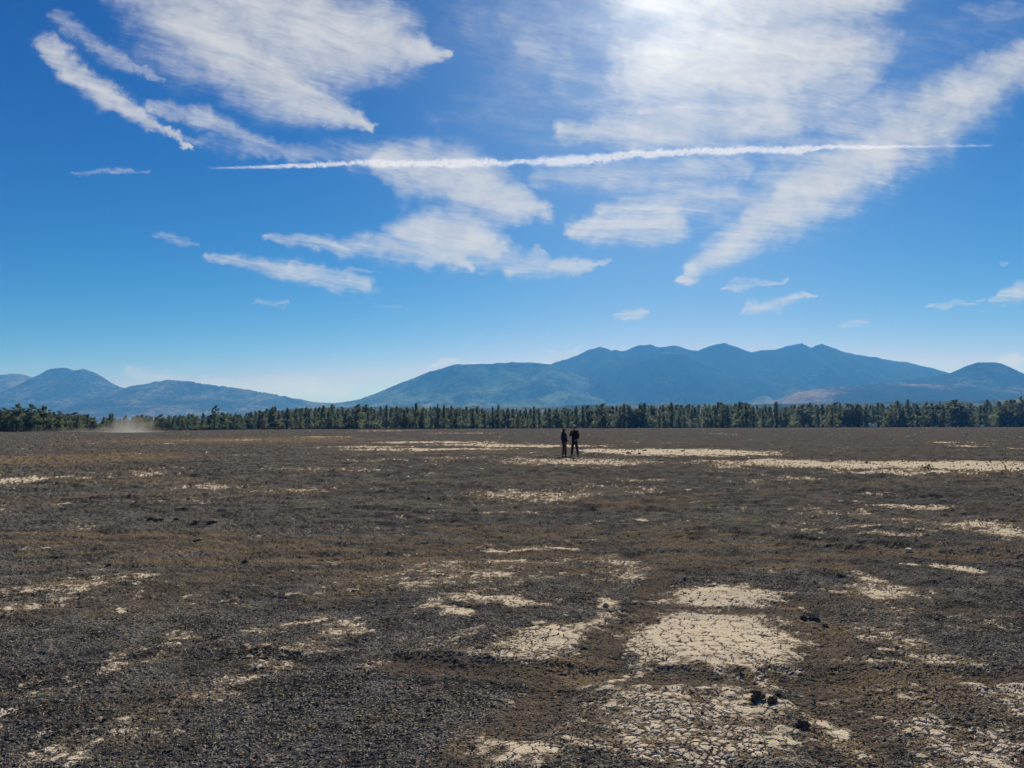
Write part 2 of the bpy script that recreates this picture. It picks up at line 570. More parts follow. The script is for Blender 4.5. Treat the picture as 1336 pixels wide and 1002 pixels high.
def ground_fields(x, y):
    """clay, brown fines, crack, height at places on the ground"""
    wx = x + 0.55 * (fbm(x * 0.9, y * 0.9, 4, 11) - .5) * np.clip(y / 8, .6, 8)
    wyy = y + 0.9 * (fbm(x * 0.8, y * 0.8, 4, 23) - .5) * np.clip(y / 8, .6, 8)
    clay = np.zeros(x.shape)
    for cx, cy_, rx, ry, s in CLAY:
        gx, gy = gxy(cx, cy_)
        y0, y1 = gxy(cx, cy_ + ry)[1], gxy(cx, cy_ - ry)[1]
        RX = rx * gy / F
        gy = (y0 + y1) / 2
        RY = (y1 - y0) / 2
        q = ((wx - gx) / RX) ** 2 + ((wyy - gy) / RY) ** 2
        sel = q < 4
        v = s * np.clip(1.35 - 0.75 * np.sqrt(q[sel]), 0, 1)
        clay[sel] = np.maximum(clay[sel], v)
    lo = fbm(x * 0.55, y * 0.55, 4, 31)
    mid = fbm(x * 2.6, y * 2.6, 4, 41)
    clay = np.maximum(clay, 0.32 * sstep(.52, .75, lo) + 0.04)
    clay = clay + (mid - .5) * 0.55
    brown = np.zeros(x.shape)
    rut = np.zeros(x.shape)
    tx = x + 0.26 * (fbm(x * 1.7, y * 1.7, 4, 61) - .5)
    ty = y + 0.26 * (fbm(x * 1.5, y * 1.5, 4, 67) - .5)
    worn = np.zeros(x.shape)
    for q_, (pts, wd, dep, s) in enumerate(TRACKS):
        g = [gxy(*p) for p in pts]
        d = seg_dist(tx, ty, g) / wd
        k = np.clip(1.5 - d, 0, 1)
        if q_ >= N_MAIN:
            worn = np.maximum(worn, k * s)
        brown = np.maximum(brown, k * s)
        clay = clay * (1 - np.clip(1.6 - d, 0, 1) * min(1, s) * 0.75 * np.clip(1.6 - 1.2 * mid, 0, 1))
        rut = rut + dep * .7 * (-1.0 * np.exp(-(d * 1.1) ** 2) + 0.45 * np.exp(-((d - 1.45) / .4) ** 2)) * (0.55 + 0.9 * vnoise(x * 1.3, y * 1.3, 71))
    for pts, wd, s in TRAILS:
        g = [gxy(*p) for p in pts]
        d = seg_dist(tx, ty, g) / wd
        clay = np.maximum(clay, s * np.clip(1.4 - d, 0, 1) * (.45 + 1.1 * (mid - .2)))
    brown = np.maximum(brown, 0.55 * sstep(.52, .74, fbm(x * 0.33 + 9, y * 0.33, 4, 81)))
    dust = clay.copy()
    for cx, cy_, rx, ry, s in TAN:
        gx, gy = gxy(cx, cy_)
        y0, y1 = gxy(cx, cy_ + ry)[1], gxy(cx, cy_ - ry)[1]
        q = ((wx - gx) / (rx * gy / F)) ** 2 + ((wyy - (y0 + y1) / 2) / ((y1 - y0) / 2)) ** 2
        dust = np.maximum(dust, s * np.clip(1.3 - .8 * np.sqrt(q), 0, 1) + (mid - .5) * .5)
    dust = np.maximum(dust, worn * .72 + (mid - .5) * .45)
    # the clay has dried into plates: each one lies bare or is buried by cinders
    kx = x + 0.15 * (fbm(x * 6, y * 6, 4, 91, .6) - .5)
    ky = y + 0.15 * (fbm(x * 6, y * 6, 4, 95, .6) - .5)
    e1, r1 = worley_edge(kx / 0.135, ky / 0.135, 101)
    e2, r2 = worley_edge(kx / 0.055, ky / 0.055, 111)
    hi = fbm(x * 11, y * 11, 4, 43, .62)
    clay = clay + .30 * (r1 - .5) + .30 * (r2 - .5) + (hi - .5) * 1.0
    wvar = fbm(x * 2.2, y * 2.2, 3, 121)
    wv2 = fbm(x * 5, y * 5, 3, 125)
    thin = np.clip(1.05 - dust, 0, .7)
    c1 = sstep(.02 + .30 * np.clip(wv2 - .30, 0, 1) + .10 * thin, .0, e1 - .01)
    c2 = sstep(.03 + .20 * wvar + .20 * thin, 0.0, e2 - .02) * sstep(.44, .62, wvar + .3 * thin)
    crack = np.maximum(c1, c2)
    return clay, brown, crack, rut, dust


clay, brown, crack, rut, dust_f = ground_fields(X, Y)
hum = (fbm(X * 0.8, Y * 0.8, 4, 131) - .5) * 0.09 + (fbm(X * 3.1, Y * 3.1, 3, 141) - .5) * 0.035
grit = (fbm(X * 46, Y * 46, 2, 151) - .5) * .011 + (vnoise(np.arange(nc)[None, :] * .36 + np.zeros((nr, 1)), np.arange(nr)[:, None] * .9 + np.zeros((1, nc)), 161) - .5) * np.clip(spacing * .9, .004, .025)
clay_m = sstep(.42, .62, clay)
clods = (fbm(X * 1.7, Y * 2.7, 4, 171, .62) - .5) * np.interp(Y, [3, 9, 25, 140, 400], [.03, .08, .22, .38, .40]) * (1 - .6 * clay_m)
Z = hum + clods + rut + grit * (1 - .75 * clay_m) * sstep(140, 30, Y) - .007 * crack * clay_m + .003 * clay_m
Z = Z * sstep(560, 200, Y) * sstep(1.0, 3.2, Y)
ground_me = np_mesh('ground', np.stack([X, Y, Z], -1).reshape(-1, 3), grid_faces(nr, nc), smooth=False)
set_attr(ground_me, 'clay', clay)
set_attr(ground_me, 'brown', brown)
set_attr(ground_me, 'crack', crack)
set_attr(ground_me, 'dust', dust_f)

gm, b, out = new_mat('cinder_ground')
pos = b.n('ShaderNodeNewGeometry').outputs['Position']


def attr(b, nm):
    a = b.n('ShaderNodeAttribute')
    a.attribute_name = nm
    return a.outputs['Fac']


a_clay, a_brown, a_crack, a_dust = attr(b, 'clay'), attr(b, 'brown'), attr(b, 'crack'), attr(b, 'dust')
n_fine = b.noise(pos, 42.0, 4, 0.7)
n_mid = b.noise(pos, 5.0, 5, 0.65)
n_big = b.noise(pos, 0.35, 5, 0.6)
n_huge = b.noise(pos, 0.03, 5, 0.62)
vor = b.n('ShaderNodeTexVoronoi')
b.link(pos, vor.inputs['Vector'])
vor.inputs['Scale'].default_value = 110.0
cell = b.sep(vor.outputs['Color'])
vor2 = b.n('ShaderNodeTexVoronoi')
b.link(pos, vor2.inputs['Vector'])
vor2.inputs['Scale'].default_value = 24.0
cell2 = b.sep(vor2.outputs['Color'])
# cinder grains, grey black to purplish brown
grain = b.m('POWER', cell[0], 2.2)
cinder = b.mix(grain, (0.028, 0.0275, 0.0275), (0.155, 0.149, 0.138))
cinder = b.mix(b.ss(n_big, .44, .62), cinder, (0.082, 0.074, 0.064))
cinder = b.mix(b.m('MULTIPLY', b.ss(n_mid, .45, .75), .5), cinder, (0.058, 0.056, 0.055))
mp_ = b.n('ShaderNodeMapping')
b.link(pos, mp_.inputs['Vector'])
mp_.inputs['Scale'].default_value = (0.16, 0.42, 1.0)
streak = b.noise(mp_.outputs[0], 1.0, 6, 0.66)
streak2 = b.noise(mp_.outputs[0], 9.0, 5, 0.7)
n_wide = b.noise(pos, 1.7, 9, 0.92)
kw = b.ss(n_wide, .36, .64, 0.30, 1.75)
cinder = b.mix(1.0, cinder, b.xyz(kw, kw, kw), 'MULTIPLY')
# pale grit and straw bits among the cinders
fl = b.m('MULTIPLY', b.ss(b.m('ADD', b.m('MULTIPLY_ADD', streak, .55, b.m('MULTIPLY', cell[1], .75)), b.m('MULTIPLY', n_wide, .30)), 1.05, 1.14), .8)
cinder = b.mix(fl, cinder, (0.36, 0.315, 0.225))
cinder = b.mix(b.m('MULTIPLY', b.ss(b.m('MULTIPLY_ADD', streak2, .6, b.m('MULTIPLY', streak, .6)), .64, .82), .5), cinder, (0.125, 0.104, 0.072))
brn_grain = b.mix(cell[2], (0.058, 0.046, 0.035), (0.165, 0.132, 0.096))
bmask = b.m('MULTIPLY', b.ss(b.m('MULTIPLY_ADD', b.m('SUBTRACT', n_fine, .5), .6, a_brown), .25, .85), .85)
base = b.mix(bmask, cinder, brn_grain)
# far dust brightens the plain: fine tan dust lies on the cinders there
far_t = b.m('MULTIPLY', b.ss(n_huge, .45, .70), 0.22)
base = b.mix(far_t, base, (0.085, 0.068, 0.048))
# clay
cl = b.m('MULTIPLY_ADD', b.m('SUBTRACT', n_fine, .5), .5, a_clay)
cl = b.m('MULTIPLY_ADD', b.m('SUBTRACT', streak2, .5), .30, cl)
cl = b.m('MULTIPLY_ADD', b.m('SUBTRACT', cell2[0], .5), .20, cl)
cmask = b.ss(cl, .42, .76)
ds = b.m('MULTIPLY_ADD', b.m('SUBTRACT', n_fine, .5), .9, a_dust)
ds = b.m('MULTIPLY_ADD', b.m('SUBTRACT', streak2, .5), .5, ds)
tanmask = b.ss(ds, .26, .68)
tan = b.mix(b.m('POWER', cell[0], 1.6), (0.055, 0.042, 0.029), (0.40, 0.305, 0.18))
clay_c = b.mix(n_mid, (0.57, 0.47, 0.32), (0.70, 0.61, 0.45))
clay_c = b.mix(b.m('MULTIPLY', b.ss(n_fine, .45, .8), .5), clay_c, (0.42, 0.31, 0.18))
clay_c = b.mix(b.m('MULTIPLY', b.ss(n_wide, .50, .66), .6), clay_c, (0.36, 0.26, 0.155))
base = b.mix(b.m('MULTIPLY', tanmask, .8), base, tan)
base = b.mix(cmask, base, clay_c)
ck = b.m('MULTIPLY', b.ss(a_crack, .35, .75), cmask)
base = b.mix(b.m('MULTIPLY', ck, .92), base, (0.040, 0.031, 0.024))
bump = b.n('ShaderNodeBump')
bump.inputs['Strength'].default_value = 0.8
bump.inputs['Distance'].default_value = 0.012
hb = b.m('ADD', b.m('MULTIPLY', n_fine, .6), b.m('MULTIPLY', vor.outputs['Distance'], .5))
b.link(hb, bump.inputs['Height'])
principled(b, out, base, 1.0, 0.0, bump.outputs[0])
ground = tag(obj('ground', ground_me, gm), kind='structure')
ground['label'] = 'black cinder plain with pale cracked clay patches and wheel tracks'


def ground_z(x, y):
    """height of the built sheet near a place"""
    j = np.clip(np.searchsorted(ys, y), 1, nr - 1)
    if abs(ys[j - 1] - y) < abs(ys[j] - y):
        j = j - 1
    i = int(np.argmin(np.abs(X[j] - x)))
    j0, j1, i0, i1 = max(0, j - 1), min(nr, j + 2), max(0, i - 2), min(nc, i + 3)
    return float(np.mean(Z[j0:j1, i0:i1]))


# ----------------------------------------------------------------------------
# mountains
# ----------------------------------------------------------------------------
def mountain_mat(name, grass_bias, forest=(0.026, 0.040, 0.024), grass=(0.26, 0.23, 0.14)):
    mt, b, out = new_mat(name)
    p = b.n('ShaderNodeNewGeometry').outputs['Position']
    n1 = b.noise(p, 0.0026, 8, 0.66)
    n2 = b.noise(p, 0.02, 6, 0.8)
    a = attr(b, 'grass')
    k = b.m('ADD', a, b.m('MULTIPLY_ADD', n1, 1.5, -0.75))
    k = b.m('ADD', k, b.m('MULTIPLY_ADD', n2, 1.5, -0.95 + grass_bias))
    k = b.ss(k, 0.28, 0.95)
    f = b.mix(n2, tuple(c * .6 for c in forest), tuple(c * 1.5 for c in forest))
    c = b.mix(k, f, b.mix(n1, grass, tuple(x * 1.3 for x in grass)))
    principled(b, out, c, 1.0, 0.0)
    return mt


def mountain(name, label, prof, D, front, back, seed, gully, foot, mat, grass_fn, tex=1.0, rough_px=0.5, cols=420):
    """profile in the photograph at distance D; slopes run down towards the camera and away from it"""
    pxs = np.array([p[0] for p in prof], float)
    pys = np.array([p[1] for p in prof], float)
    s = np.linspace(pxs[0], pxs[-1], cols)
    # smooth interpolation of the skyline
    py = np.interp(s, pxs, pys)
    ker = np.array([1, 2, 1], float) / 4
    for _ in range(0 if cols > 500 else 1):
        py[1:-1] = ker[0] * py[:-2] + ker[1] * py[1:-1] + ker[2] * py[2:]
    top = [at_depth(a, c, D) for a, c in zip(s, py)]
    tx = np.array([t.x for t in top])
    tz = np.array([t.z for t in top])
    k = D / F
    rough = (fbm(s * .12, s * 0, 4, seed) - .5) * 2.4 * k * tex + (rng.random(cols) - .5) * rough_px * k
    t = np.concatenate([np.linspace(-1, 0, 12)[:-1], np.linspace(0, 1, 90), np.linspace(1.03, 1.6, 14)])
    T, TX = np.meshgrid(t, tx, indexing='ij')
    TZ = np.repeat(tz[None, :], len(t), 0)
    Yd = np.where(T < 0, D - T * back, D - T * front)
    sx = TX / k
    # the fall line wanders
    fall_f = np.clip(1 - T, 0, 1) ** 1.0 * (1 - foot) + foot * np.clip((1.6 - T) / 1.6, 0, 1)
    fall_b = np.clip(1 + T, 0, 1) ** 1.2
    fall = np.where(T < 0, fall_b, fall_f)
    rid = np.abs(fbm((TX + .25 * (D - Yd)) / (gully[0]), Yd / (gully[0] * 2.4), 5, seed + 5) - .5) * 2
    rid2 = fbm(TX / (gully[0] * .25), Yd / (gully[0] * .5), 4, seed + 9) - .5
    env = np.sin(np.pi * np.clip(T, 0, 1)) ** .8
    Zm = TZ * fall + rough[None, :] * np.exp(-(T * 14) ** 2) - env * TZ * (gully[1] * (1 - rid) - gully[1] * .25) + env * gully[2] * rid2
    Xm = TX * (Yd / D) ** .5 if False else TX
    Zm = np.where((T > 1.55) | (T < -.97), -3.0, Zm)
    me = np_mesh(name, np.stack([Xm, Yd, np.maximum(Zm, -3.0)], -1).reshape(-1, 3), grid_faces(len(t), cols), smooth=True)
    set_attr(me, 'grass', grass_fn(sx + 668, T, Zm / np.maximum(TZ, 1), rid))
    o = tag(obj(name, me, mat), kind='structure')
    o['label'] = label
    return o


MM = mountain_mat('mountain_forest', 0.64)
MG = mountain_mat('grassy_slope', 0.62, (0.026, 0.046, 0.020), (0.20, 0.25, 0.09))
MB = mountain_mat('brown_foothill', 0.50, (0.024, 0.036, 0.022), (0.38, 0.26, 0.16))
prof_main = [(560, 520), (640, 500), (700, 482), (722, 474), (752, 464), (770, 456), (782, 452), (790, 454), (798, 458), (804, 456), (812, 458), (822, 455), (834, 450.5), (848, 449), (858, 453), (868, 452.5), (880, 450.5), (890, 453),
             (902, 457), (910, 458), (925, 452), (945, 447.5), (962, 453), (980, 459), (992, 457.5), (1012, 456), (1030, 451), (1046, 448), (1058, 454), (1064, 451), (1072, 448), (1084, 453), (1100, 458.5), (1130, 464.5), (1180, 472), (1215, 480), (1240, 487), (1290, 500), (1400, 520)]
mountain('mountain', 'broad blue volcanic massif with several pointed peaks in the middle distance', prof_main, 9000, 2900, 2300, 3, (700, .26, 80), .10, MM,
         lambda sx, T, z, rid: -.18 + .6 * sstep(.5, .85, T) + .22 * sstep(900, 1050, sx) * sstep(.35, .6, T) + (rid - .5) * .3, 1.0, .5, 560)
prof_spur = [(720, 530), (760, 508), (800, 486), (835, 473), (868, 462), (890, 463), (920, 476), (960, 490), (1010, 498), (1060, 504), (1100, 515), (1140, 526)]
mountain('mountain', 'dark forested spur rising in front of the peaked massif', prof_spur, 8100, 1700, 1400, 17, (560, .24, 60), .08, MB,
         lambda sx, T, z, rid: -.12 + .45 * sstep(.55, .9, T) + (rid - .5) * .3, 1.0, .5, 320)
prof_hump = [(330, 548), (400, 534), (430, 527), (470, 521), (500, 509), (530, 497), (560, 485), (578, 480), (592, 475.5), (610, 475), (640, 474.5), (668, 472.5), (690, 472.5), (715, 474.5), (735, 482), (760, 492), (790, 503), (830, 514), (880, 523), (940, 531), (1000, 545)]
mountain('mountain', 'rounded hill with pale grassy gullies left of the peaked massif', prof_hump, 8000, 1900, 1800, 29, (560, .26, 40), .10, MG,
         lambda sx, T, z, rid: .10 + .5 * sstep(.55, .8, T) + .35 * sstep(.5, .8, rid) * sstep(560, 640, sx), .7, .4, 420)
prof_right = [(1020, 530), (1080, 514), (1150, 500), (1200, 493), (1238, 487.5), (1250, 482), (1262, 477), (1275, 473), (1290, 472.5), (1302, 473), (1315, 478), (1330, 485), (1350, 492), (1420, 515), (1480, 545)]
mountain('mountain', 'flat topped blue cinder cone at the right end of the skyline', prof_right, 7100, 1700, 1600, 41, (600, .16, 40), .10, MM,
         lambda sx, T, z, rid: -.12 + .4 * sstep(.45, .6, T) * sstep(.75, .6, T), .6, .5, 320)
prof_foot = [(940, 548), (990, 530), (1040, 512), (1080, 506), (1150, 500), (1220, 502), (1290, 506), (1360, 510), (1450, 525), (1520, 548)]
mountain('hill', 'long low wooded foothill under the right side of the massif', prof_foot, 6300, 1700, 1600, 47, (570, .14, 36), .10, MB,
         lambda sx, T, z, rid: -.10 + .25 * sstep(.2, .0, T) + .28 * sstep(1150, 1000, sx), .8, .7, 320)
prof_left = [(-160, 545), (-60, 512), (-20, 495), (0, 489), (14, 487.5), (30, 488), (42, 492), (60, 500), (90, 515), (140, 548)]
mountain('mountain', 'blue hill cut by the left edge of the photo', prof_left, 9600, 2200, 2000, 53, (700, .18, 44), .10, MM,
         lambda sx, T, z, rid: .12 + .2 * sstep(.2, .5, T), .5, .5, 240)
prof_left2 = [(-60, 548), (-20, 530), (10, 510), (40, 494), (52, 488.5), (60, 483.5), (68, 481), (84, 479.5), (92, 481.5), (98, 483), (108, 481), (116, 482.5), (128, 488), (140, 496), (150, 502), (162, 506.5), (180, 512), (215, 524), (270, 545)]
mountain('mountain', 'steep blue twin topped hill at the left', prof_left2, 9000, 2000, 1800, 59, (700, .20, 40), .10, MM,
         lambda sx, T, z, rid: -.06 + .1 * rid, .7, .5, 300)
prof_left3 = [(60, 548), (110, 524), (150, 507.5), (170, 504.5), (184, 502), (204, 498), (222, 495.5), (240, 496.5), (260, 500), (290, 504), (320, 508), (350, 513), (385, 520), (410, 524.5), (440, 527), (520, 531), (620, 538), (700, 548)]
mountain('mountain', 'low wooded blue ridge sloping down right to the saddle', prof_left3, 8400, 2100, 1900, 67, (620, .18, 36), .12, MM,
         lambda sx, T, z, rid: .0 + .28 * sstep(.4, .9, rid) * sstep(190, 240, sx), .8, 1.3, 420)
prof_low = [(330, 552), (380, 533), (450, 531), (560, 530), (680, 531), (760, 529), (850, 528), (960, 527), (1080, 526), (1200, 524), (1336, 521), (1440, 524), (1520, 552)]
mountain('hill', 'low dark wooded rise just above the pine line', prof_low, 3600, 1200, 1000, 71, (430, .10, 17), .12, MM,
         lambda sx, T, z, rid: .05 + .25 * sstep(.5, .8, rid), .9, 1.2, 420)

# ----------------------------------------------------------------------------
# pines
# ----------------------------------------------------------------------------
leaf_m, b, out = new_mat('pine_needles')
oi = b.n('ShaderNodeObjectInfo').outputs['Random']
geo = b.n('ShaderNodeNewGeometry')
nz = b.noise(geo.outputs['Position'], 0.9, 3, 0.6)
c = b.mix(oi, (0.088, 0.118, 0.088), (0.120, 0.138, 0.108))
c = b.mix(b.m('MULTIPLY', b.ss(nz, .4, .75), .6), c, (0.115, 0.145, 0.095))
p = b.n('ShaderNodeBsdfPrincipled')
b.link(c, p.inputs['Base Color'])
p.inputs['Roughness'].default_value = 0.7
p.inputs['Specular IOR Level'].default_value = 0.25
tr = b.n('ShaderNodeBsdfTranslucent')
b.link(b.mix(1.0, c, (1.7, 1.7, 1.2), 'MULTIPLY'), tr.inputs['Color'])
mx = b.n('ShaderNodeMixShader')
mx.inputs[0].default_value = 0.55
b.link(p.outputs[0], mx.inputs[1])
b.link(tr.outputs[0], mx.inputs[2])
b.link(mx.outputs[0], out.inputs['Surface'])
bark_m = simple_mat('pine_bark', (0.13, 0.085, 0.06), 0.9, .4, 3.0)


def crown_arrays(r, h, rad, base, nclump, per, leaf, shape):
    """needle sprays gathered in clumps along whorled limbs; h total height"""
    V_, F_ = [], []
    n = 0
    lop = [r.uniform(.7, 1.25) for _ in range(4)]
    for i in range(nclump):
        f = (i + r.random()) / nclump
        f = f ** 0.85
        z = base + (h - base) * f
        if shape == 'cone':
            rr = rad * (1 - f) ** 0.9 * (0.35 + 0.65 * min(1, f * 7 + .25)) + 0.03 * rad
        elif shape == 'round':
            rr = rad * math.sqrt(max(0.03, 1 - (2 * f - 0.85) ** 2 / 1.5))
        else:
            rr = rad * (1 - f) ** 0.7 * (0.6 + 0.4 * min(1, f * 5)) + 0.03 * rad
        az = r.random() * 2 * math.pi
        rr *= lop[int(az * 2 / math.pi) % 4] * (.8 + .4 * math.sin(f * 19 + lop[0] * 40))
        d = rr * (0.25 + 0.75 * math.sqrt(r.random())) * (0.75 + 0.5 * r.random())
        cx, cy_ = d * math.cos(az), d * math.sin(az)
        cs = (0.22 + 0.30 * r.random()) * rad * (0.08 + 0.92 * (1 - f))
        for _ in range(per):
            ox, oy, oz = r.gauss(0, cs * .6), r.gauss(0, cs * .6), r.gauss(0, cs * .35)
            q = Vector((r.gauss(0, 1), r.gauss(0, 1), r.gauss(0, 1))).normalized()
            t_ = q.orthogonal().normalized()
            t_.rotate(Matrix.Rotation(r.random() * 6.28, 3, q))
            u_ = q.cross(t_)
            L = leaf * (0.6 + 0.8 * r.random()) * (1.15 - .5 * f)
            c0 = Vector((cx + ox, cy_ + oy, z + oz))
            for p_ in (c0 - t_ * L, c0 + u_ * L * .42, c0 + t_ * L, c0 - u_ * L * .42):
                V_.append(p_)
            F_.append((n, n + 1, n + 2, n + 3))
            n += 4
    return np.array([tuple(v) for v in V_]), np.array(F_)


def tube_arrays(rings, sides=7):
    V_, F_ = [], []
    for (x, y, z, r_) in rings:
        for k in range(sides):
            a = 2 * math.pi * k / sides
            V_.append((x + r_ * math.cos(a), y + r_ * math.sin(a), z))
    for j in range(len(rings) - 1):
        for k in range(sides):
            a, b_ = j * sides + k, j * sides + (k + 1) % sides
            F_.append((a, b_, b_ + sides, a + sides))
    return np.array(V_), np.array(F_)


def merge(parts):
    vs, fs, o = [], [], 0
    for v, f in parts:
        vs.append(v)
        fs.append(f + o)
        o += len(v)
    return np.concatenate(vs), np.concatenate(fs)


def trunk_arrays(r, h, limbs=14, base=2.5, rad=2.0):
    parts = []
    bend = [(0.0, 0.0)]
    for _ in range(6):
        bend.append((bend[-1][0] + r.gauss(0, .09), bend[-1][1] + r.gauss(0, .09)))
    rings = [(bend[i][0], bend[i][1], h * .95 * i / 6, (0.26 + .012 * h) * (1 - i / 6.3) + .02) for i in range(7)]
    rings[0] = (0, 0, -0.3, rings[0][3] * 1.3)
    parts.append(tube_arrays(rings))
    for _ in range(limbs):
        z = base + (h * .9 - base) * r.random()
        a = r.random() * 6.28
        L = rad * (1.05 - z / h) * (.6 + .5 * r.random())
        ca, sa = math.cos(a), math.sin(a)
        rg = []
        for i in range(4):
            f = i / 3
            rg.append((ca * L * f, sa * L * f, z + .12 * L * f * f, .09 * (1 - f) + .02))
        parts.append(tube_arrays(rg, 4))
    return merge(parts)


VARIANTS = []
vr = random.Random(5)
for i in range(12):
    shape = ('cone', 'column', 'cone', 'column', 'cone', 'round')[i % 6]
    rad = {'cone': 3.3, 'column': 2.7, 'round': 3.9}[shape] * vr.uniform(.85, 1.15)
    h = 14.0
    base = vr.uniform(.3, 2.0)
    v_, f_ = crown_arrays(vr, h, rad, base, *((100, 14, .44) if shape != 'round' else (130, 20, .50)), shape)
    cme = np_mesh('pine_crown', v_, f_)
    cme.materials.append(leaf_m)
    v_, f_ = trunk_arrays(vr, h, 16, base, rad)
    tme = np_mesh('pine_trunk', v_, f_, True)
    tme.materials.append(bark_m)
    VARIANTS.append((shape, cme, tme))
ROUND = [i for i, v in enumerate(VARIANTS) if v[0] == 'round']
SLIM = [i for i, v in enumerate(VARIANTS) if v[0] != 'round']
BASE_D = ([-60, 0, 120, 250, 330, 500, 668, 1000, 1336, 1400], [255, 262, 285, 335, 410, 455, 480, 560, 640, 650])
TOP_Y = ([0, 70, 90, 150, 255, 300, 350, 430, 560, 700, 760, 900, 1000, 1100, 1200, 1336], [536, 541, 542, 544, 543, 540, 536, 532, 533, 535, 532, 529, 529, 530, 527, 526])


def pine(px, dist, height, var, label, group, wide=1.0):
    shape, cme, tme = VARIANTS[var]
    p0 = at_depth(px, 556, dist)
    t = thing('pine_tree', (p0.x, dist, 0.0), label, 'tree', group, random.uniform(0, 6.28))
    s = height / 14.0
    t.scale = (s * wide, s * wide * .9, s)
    obj('crown', cme, parent=t)
    obj('trunk', tme, parent=t)
    return t


SECT = [(-60, 60, 'behind the big far left pines'), (60, 150, 'below the steep twin topped hill'), (150, 268, 'behind the drifting dust'), (268, 360, 'beside the lone round pine'),
        (360, 450, 'below the skyline saddle'), (450, 545, 'left of the grassy hill'), (545, 640, 'below the grassy hill'), (640, 715, 'just left of the people'),
        (715, 790, 'behind the two people'), (790, 880, 'just right of the people'), (880, 970, 'below the central peaks'), (970, 1060, 'below the right hand peaks'),
        (1060, 1128, 'left of the camper'), (1128, 1215, 'right of the camper'), (1215, 1290, 'left of the flat cone'), (1290, 1400, 'below the flat cone')]


def sect(px):
    for a, c_, s in SECT:
        if a <= px < c_:
            return s
    return SECT[-1][2]


tr_ = random.Random(21)
n_tree = 0
# named, outstanding trees first
BIG = [(22, 255, 526.5, ROUND[0], 1.15, 'broad dark round crowned pine, leftmost of three big ones at the far left'),
       (40, 250, 527.5, ROUND[1], 1.25, 'broad dark round crowned pine, middle of three big ones at the far left'),
       (57, 256, 529.5, ROUND[0], 1.25, 'broad dark round crowned pine, rightmost of three big ones at the far left'),
       (77, 262, 536.5, ROUND[1], 1.2, 'smaller rounded pine just right of the three big pines'),
       (8, 262, 540, ROUND[0], 1.2, 'low rounded pine at the left edge beside the three big pines'),
       (281, 380, 529.0, ROUND[1], .95, 'tall lone round topped pine standing above the left part of the pine line'),
       (468, 445, 526.5, SLIM[2], 1.2, 'tall pine with a dark top below the rounded hill slope'),
       (543, 460, 526.0, SLIM[0], 1.45, 'tall broad conical pine, darkest below the grassy hill'),
       (571, 465, 527.0, SLIM[4], 1.1, 'tall conical pine right of the darkest broad one'),
       (650, 478, 528.0, SLIM[1], 1.1, 'tall pine standing above its row left of the people'),
       (1185, 600, 521.5, SLIM[0], 1.1, 'tallest pine above the row right of the white camper'),
       (1172, 600, 522.0, SLIM[3], 1.1, 'tall pine left beside the tallest one right of the camper'),
       (1334, 630, 517.0, SLIM[5], 1.3, 'tall pine cut by the right edge of the photo')]
for px, dist, ty_, var, wide, lab in BIG:
    hgt = at_depth(px, ty_, dist).z
    pine(px, dist, hgt, var, lab, 'pines along the far edge of the plain', wide)
    n_tree += 1
px = -30.0
row = 0
spots = []
while px < 1372:
    spots.append(px)
    px += 4.85 * tr_.uniform(.6, 1.4)
ROWS = {}
for px in spots:
    bd = np.interp(px, *BASE_D)
    off = tr_.random() ** 1.5 * 0.20 - .03
    dist = bd * (1 + off)
    ty_ = np.interp(px, *TOP_Y) + tr_.uniform(-5.5, 4.5) + (tr_.uniform(3, 11) if tr_.random() < .3 else 0)
    hgt = at_depth(px, ty_, dist).z
    var = tr_.choice(SLIM) if tr_.random() < (.35 if px < 260 else .82) else tr_.choice(ROUND)
    size = 'tall' if ty_ < np.interp(px, *TOP_Y) - 1.5 else ('short' if ty_ > np.interp(px, *TOP_Y) + 3 else 'middling')
    form = 'rounded' if VARIANTS[var][0] == 'round' else ('conical' if VARIANTS[var][0] == 'cone' else 'narrow')
    place = 'front row' if off < .05 else 'back row'
    lab = (f'{size} {form}', f'{place} {sect(px)}')
    t = pine(px, dist, hgt, var, None, 'pines along the far edge of the plain', tr_.uniform(1.1, 2.1))
    ROWS.setdefault(lab, []).append(t)
ORD = ['leftmost', 'second', 'third', 'fourth', 'fifth', 'sixth', 'seventh', 'eighth', 'ninth', 'tenth', 'eleventh', 'twelfth']
for (look, where), ts in ROWS.items():
    for q, t in enumerate(ts):
        if len(ts) == 1:
            lab = f'the only {look} pine, {where}'
        elif q == 0:
            lab = f'leftmost {look} pine, {where}'
        elif q == len(ts) - 1:
            lab = f'rightmost {look} pine, {where}'
        else:
            lab = f'{ORD[q]} {look} pine from the left, {where}'
        tag(t, lab, 'tree')
print('individual pines', len(spots) + len(BIG))

# the wood behind, nobody could count it
parts_v, parts_f, off_ = [], [], 0
low = []
for i in range(8):
    v_, f_ = crown_arrays(vr, 14.0, 2.4 * vr.uniform(.9, 1.2), 1.5, 40, 6, .95, ('cone', 'column')[i % 2])
    low.append((v_, f_))
for i in range(1300):
    px = tr_.uniform(-60, 1400)
    bd = np.interp(px, *BASE_D)
    dist = bd * tr_.uniform(1.10, 1.75)
    ty_ = np.interp(px, *TOP_Y) + tr_.uniform(-2.0, 7)
    p0 = at_depth(px, ty_, dist)
    v_, f_ = low[i % 8]
    s = p0.z / 14.0
    a = tr_.uniform(0, 6.28)
    ca, sa = math.cos(a), math.sin(a)
    q = v_ * np.array([s * 1.5, s * 1.4, s])
    q = np.stack([q[:, 0] * ca - q[:, 1] * sa + p0.x, q[:, 0] * sa + q[:, 1] * ca + dist, q[:, 2]], 1)
    parts_v.append(q)
    parts_f.append(f_ + off_)
    off_ += len(q)
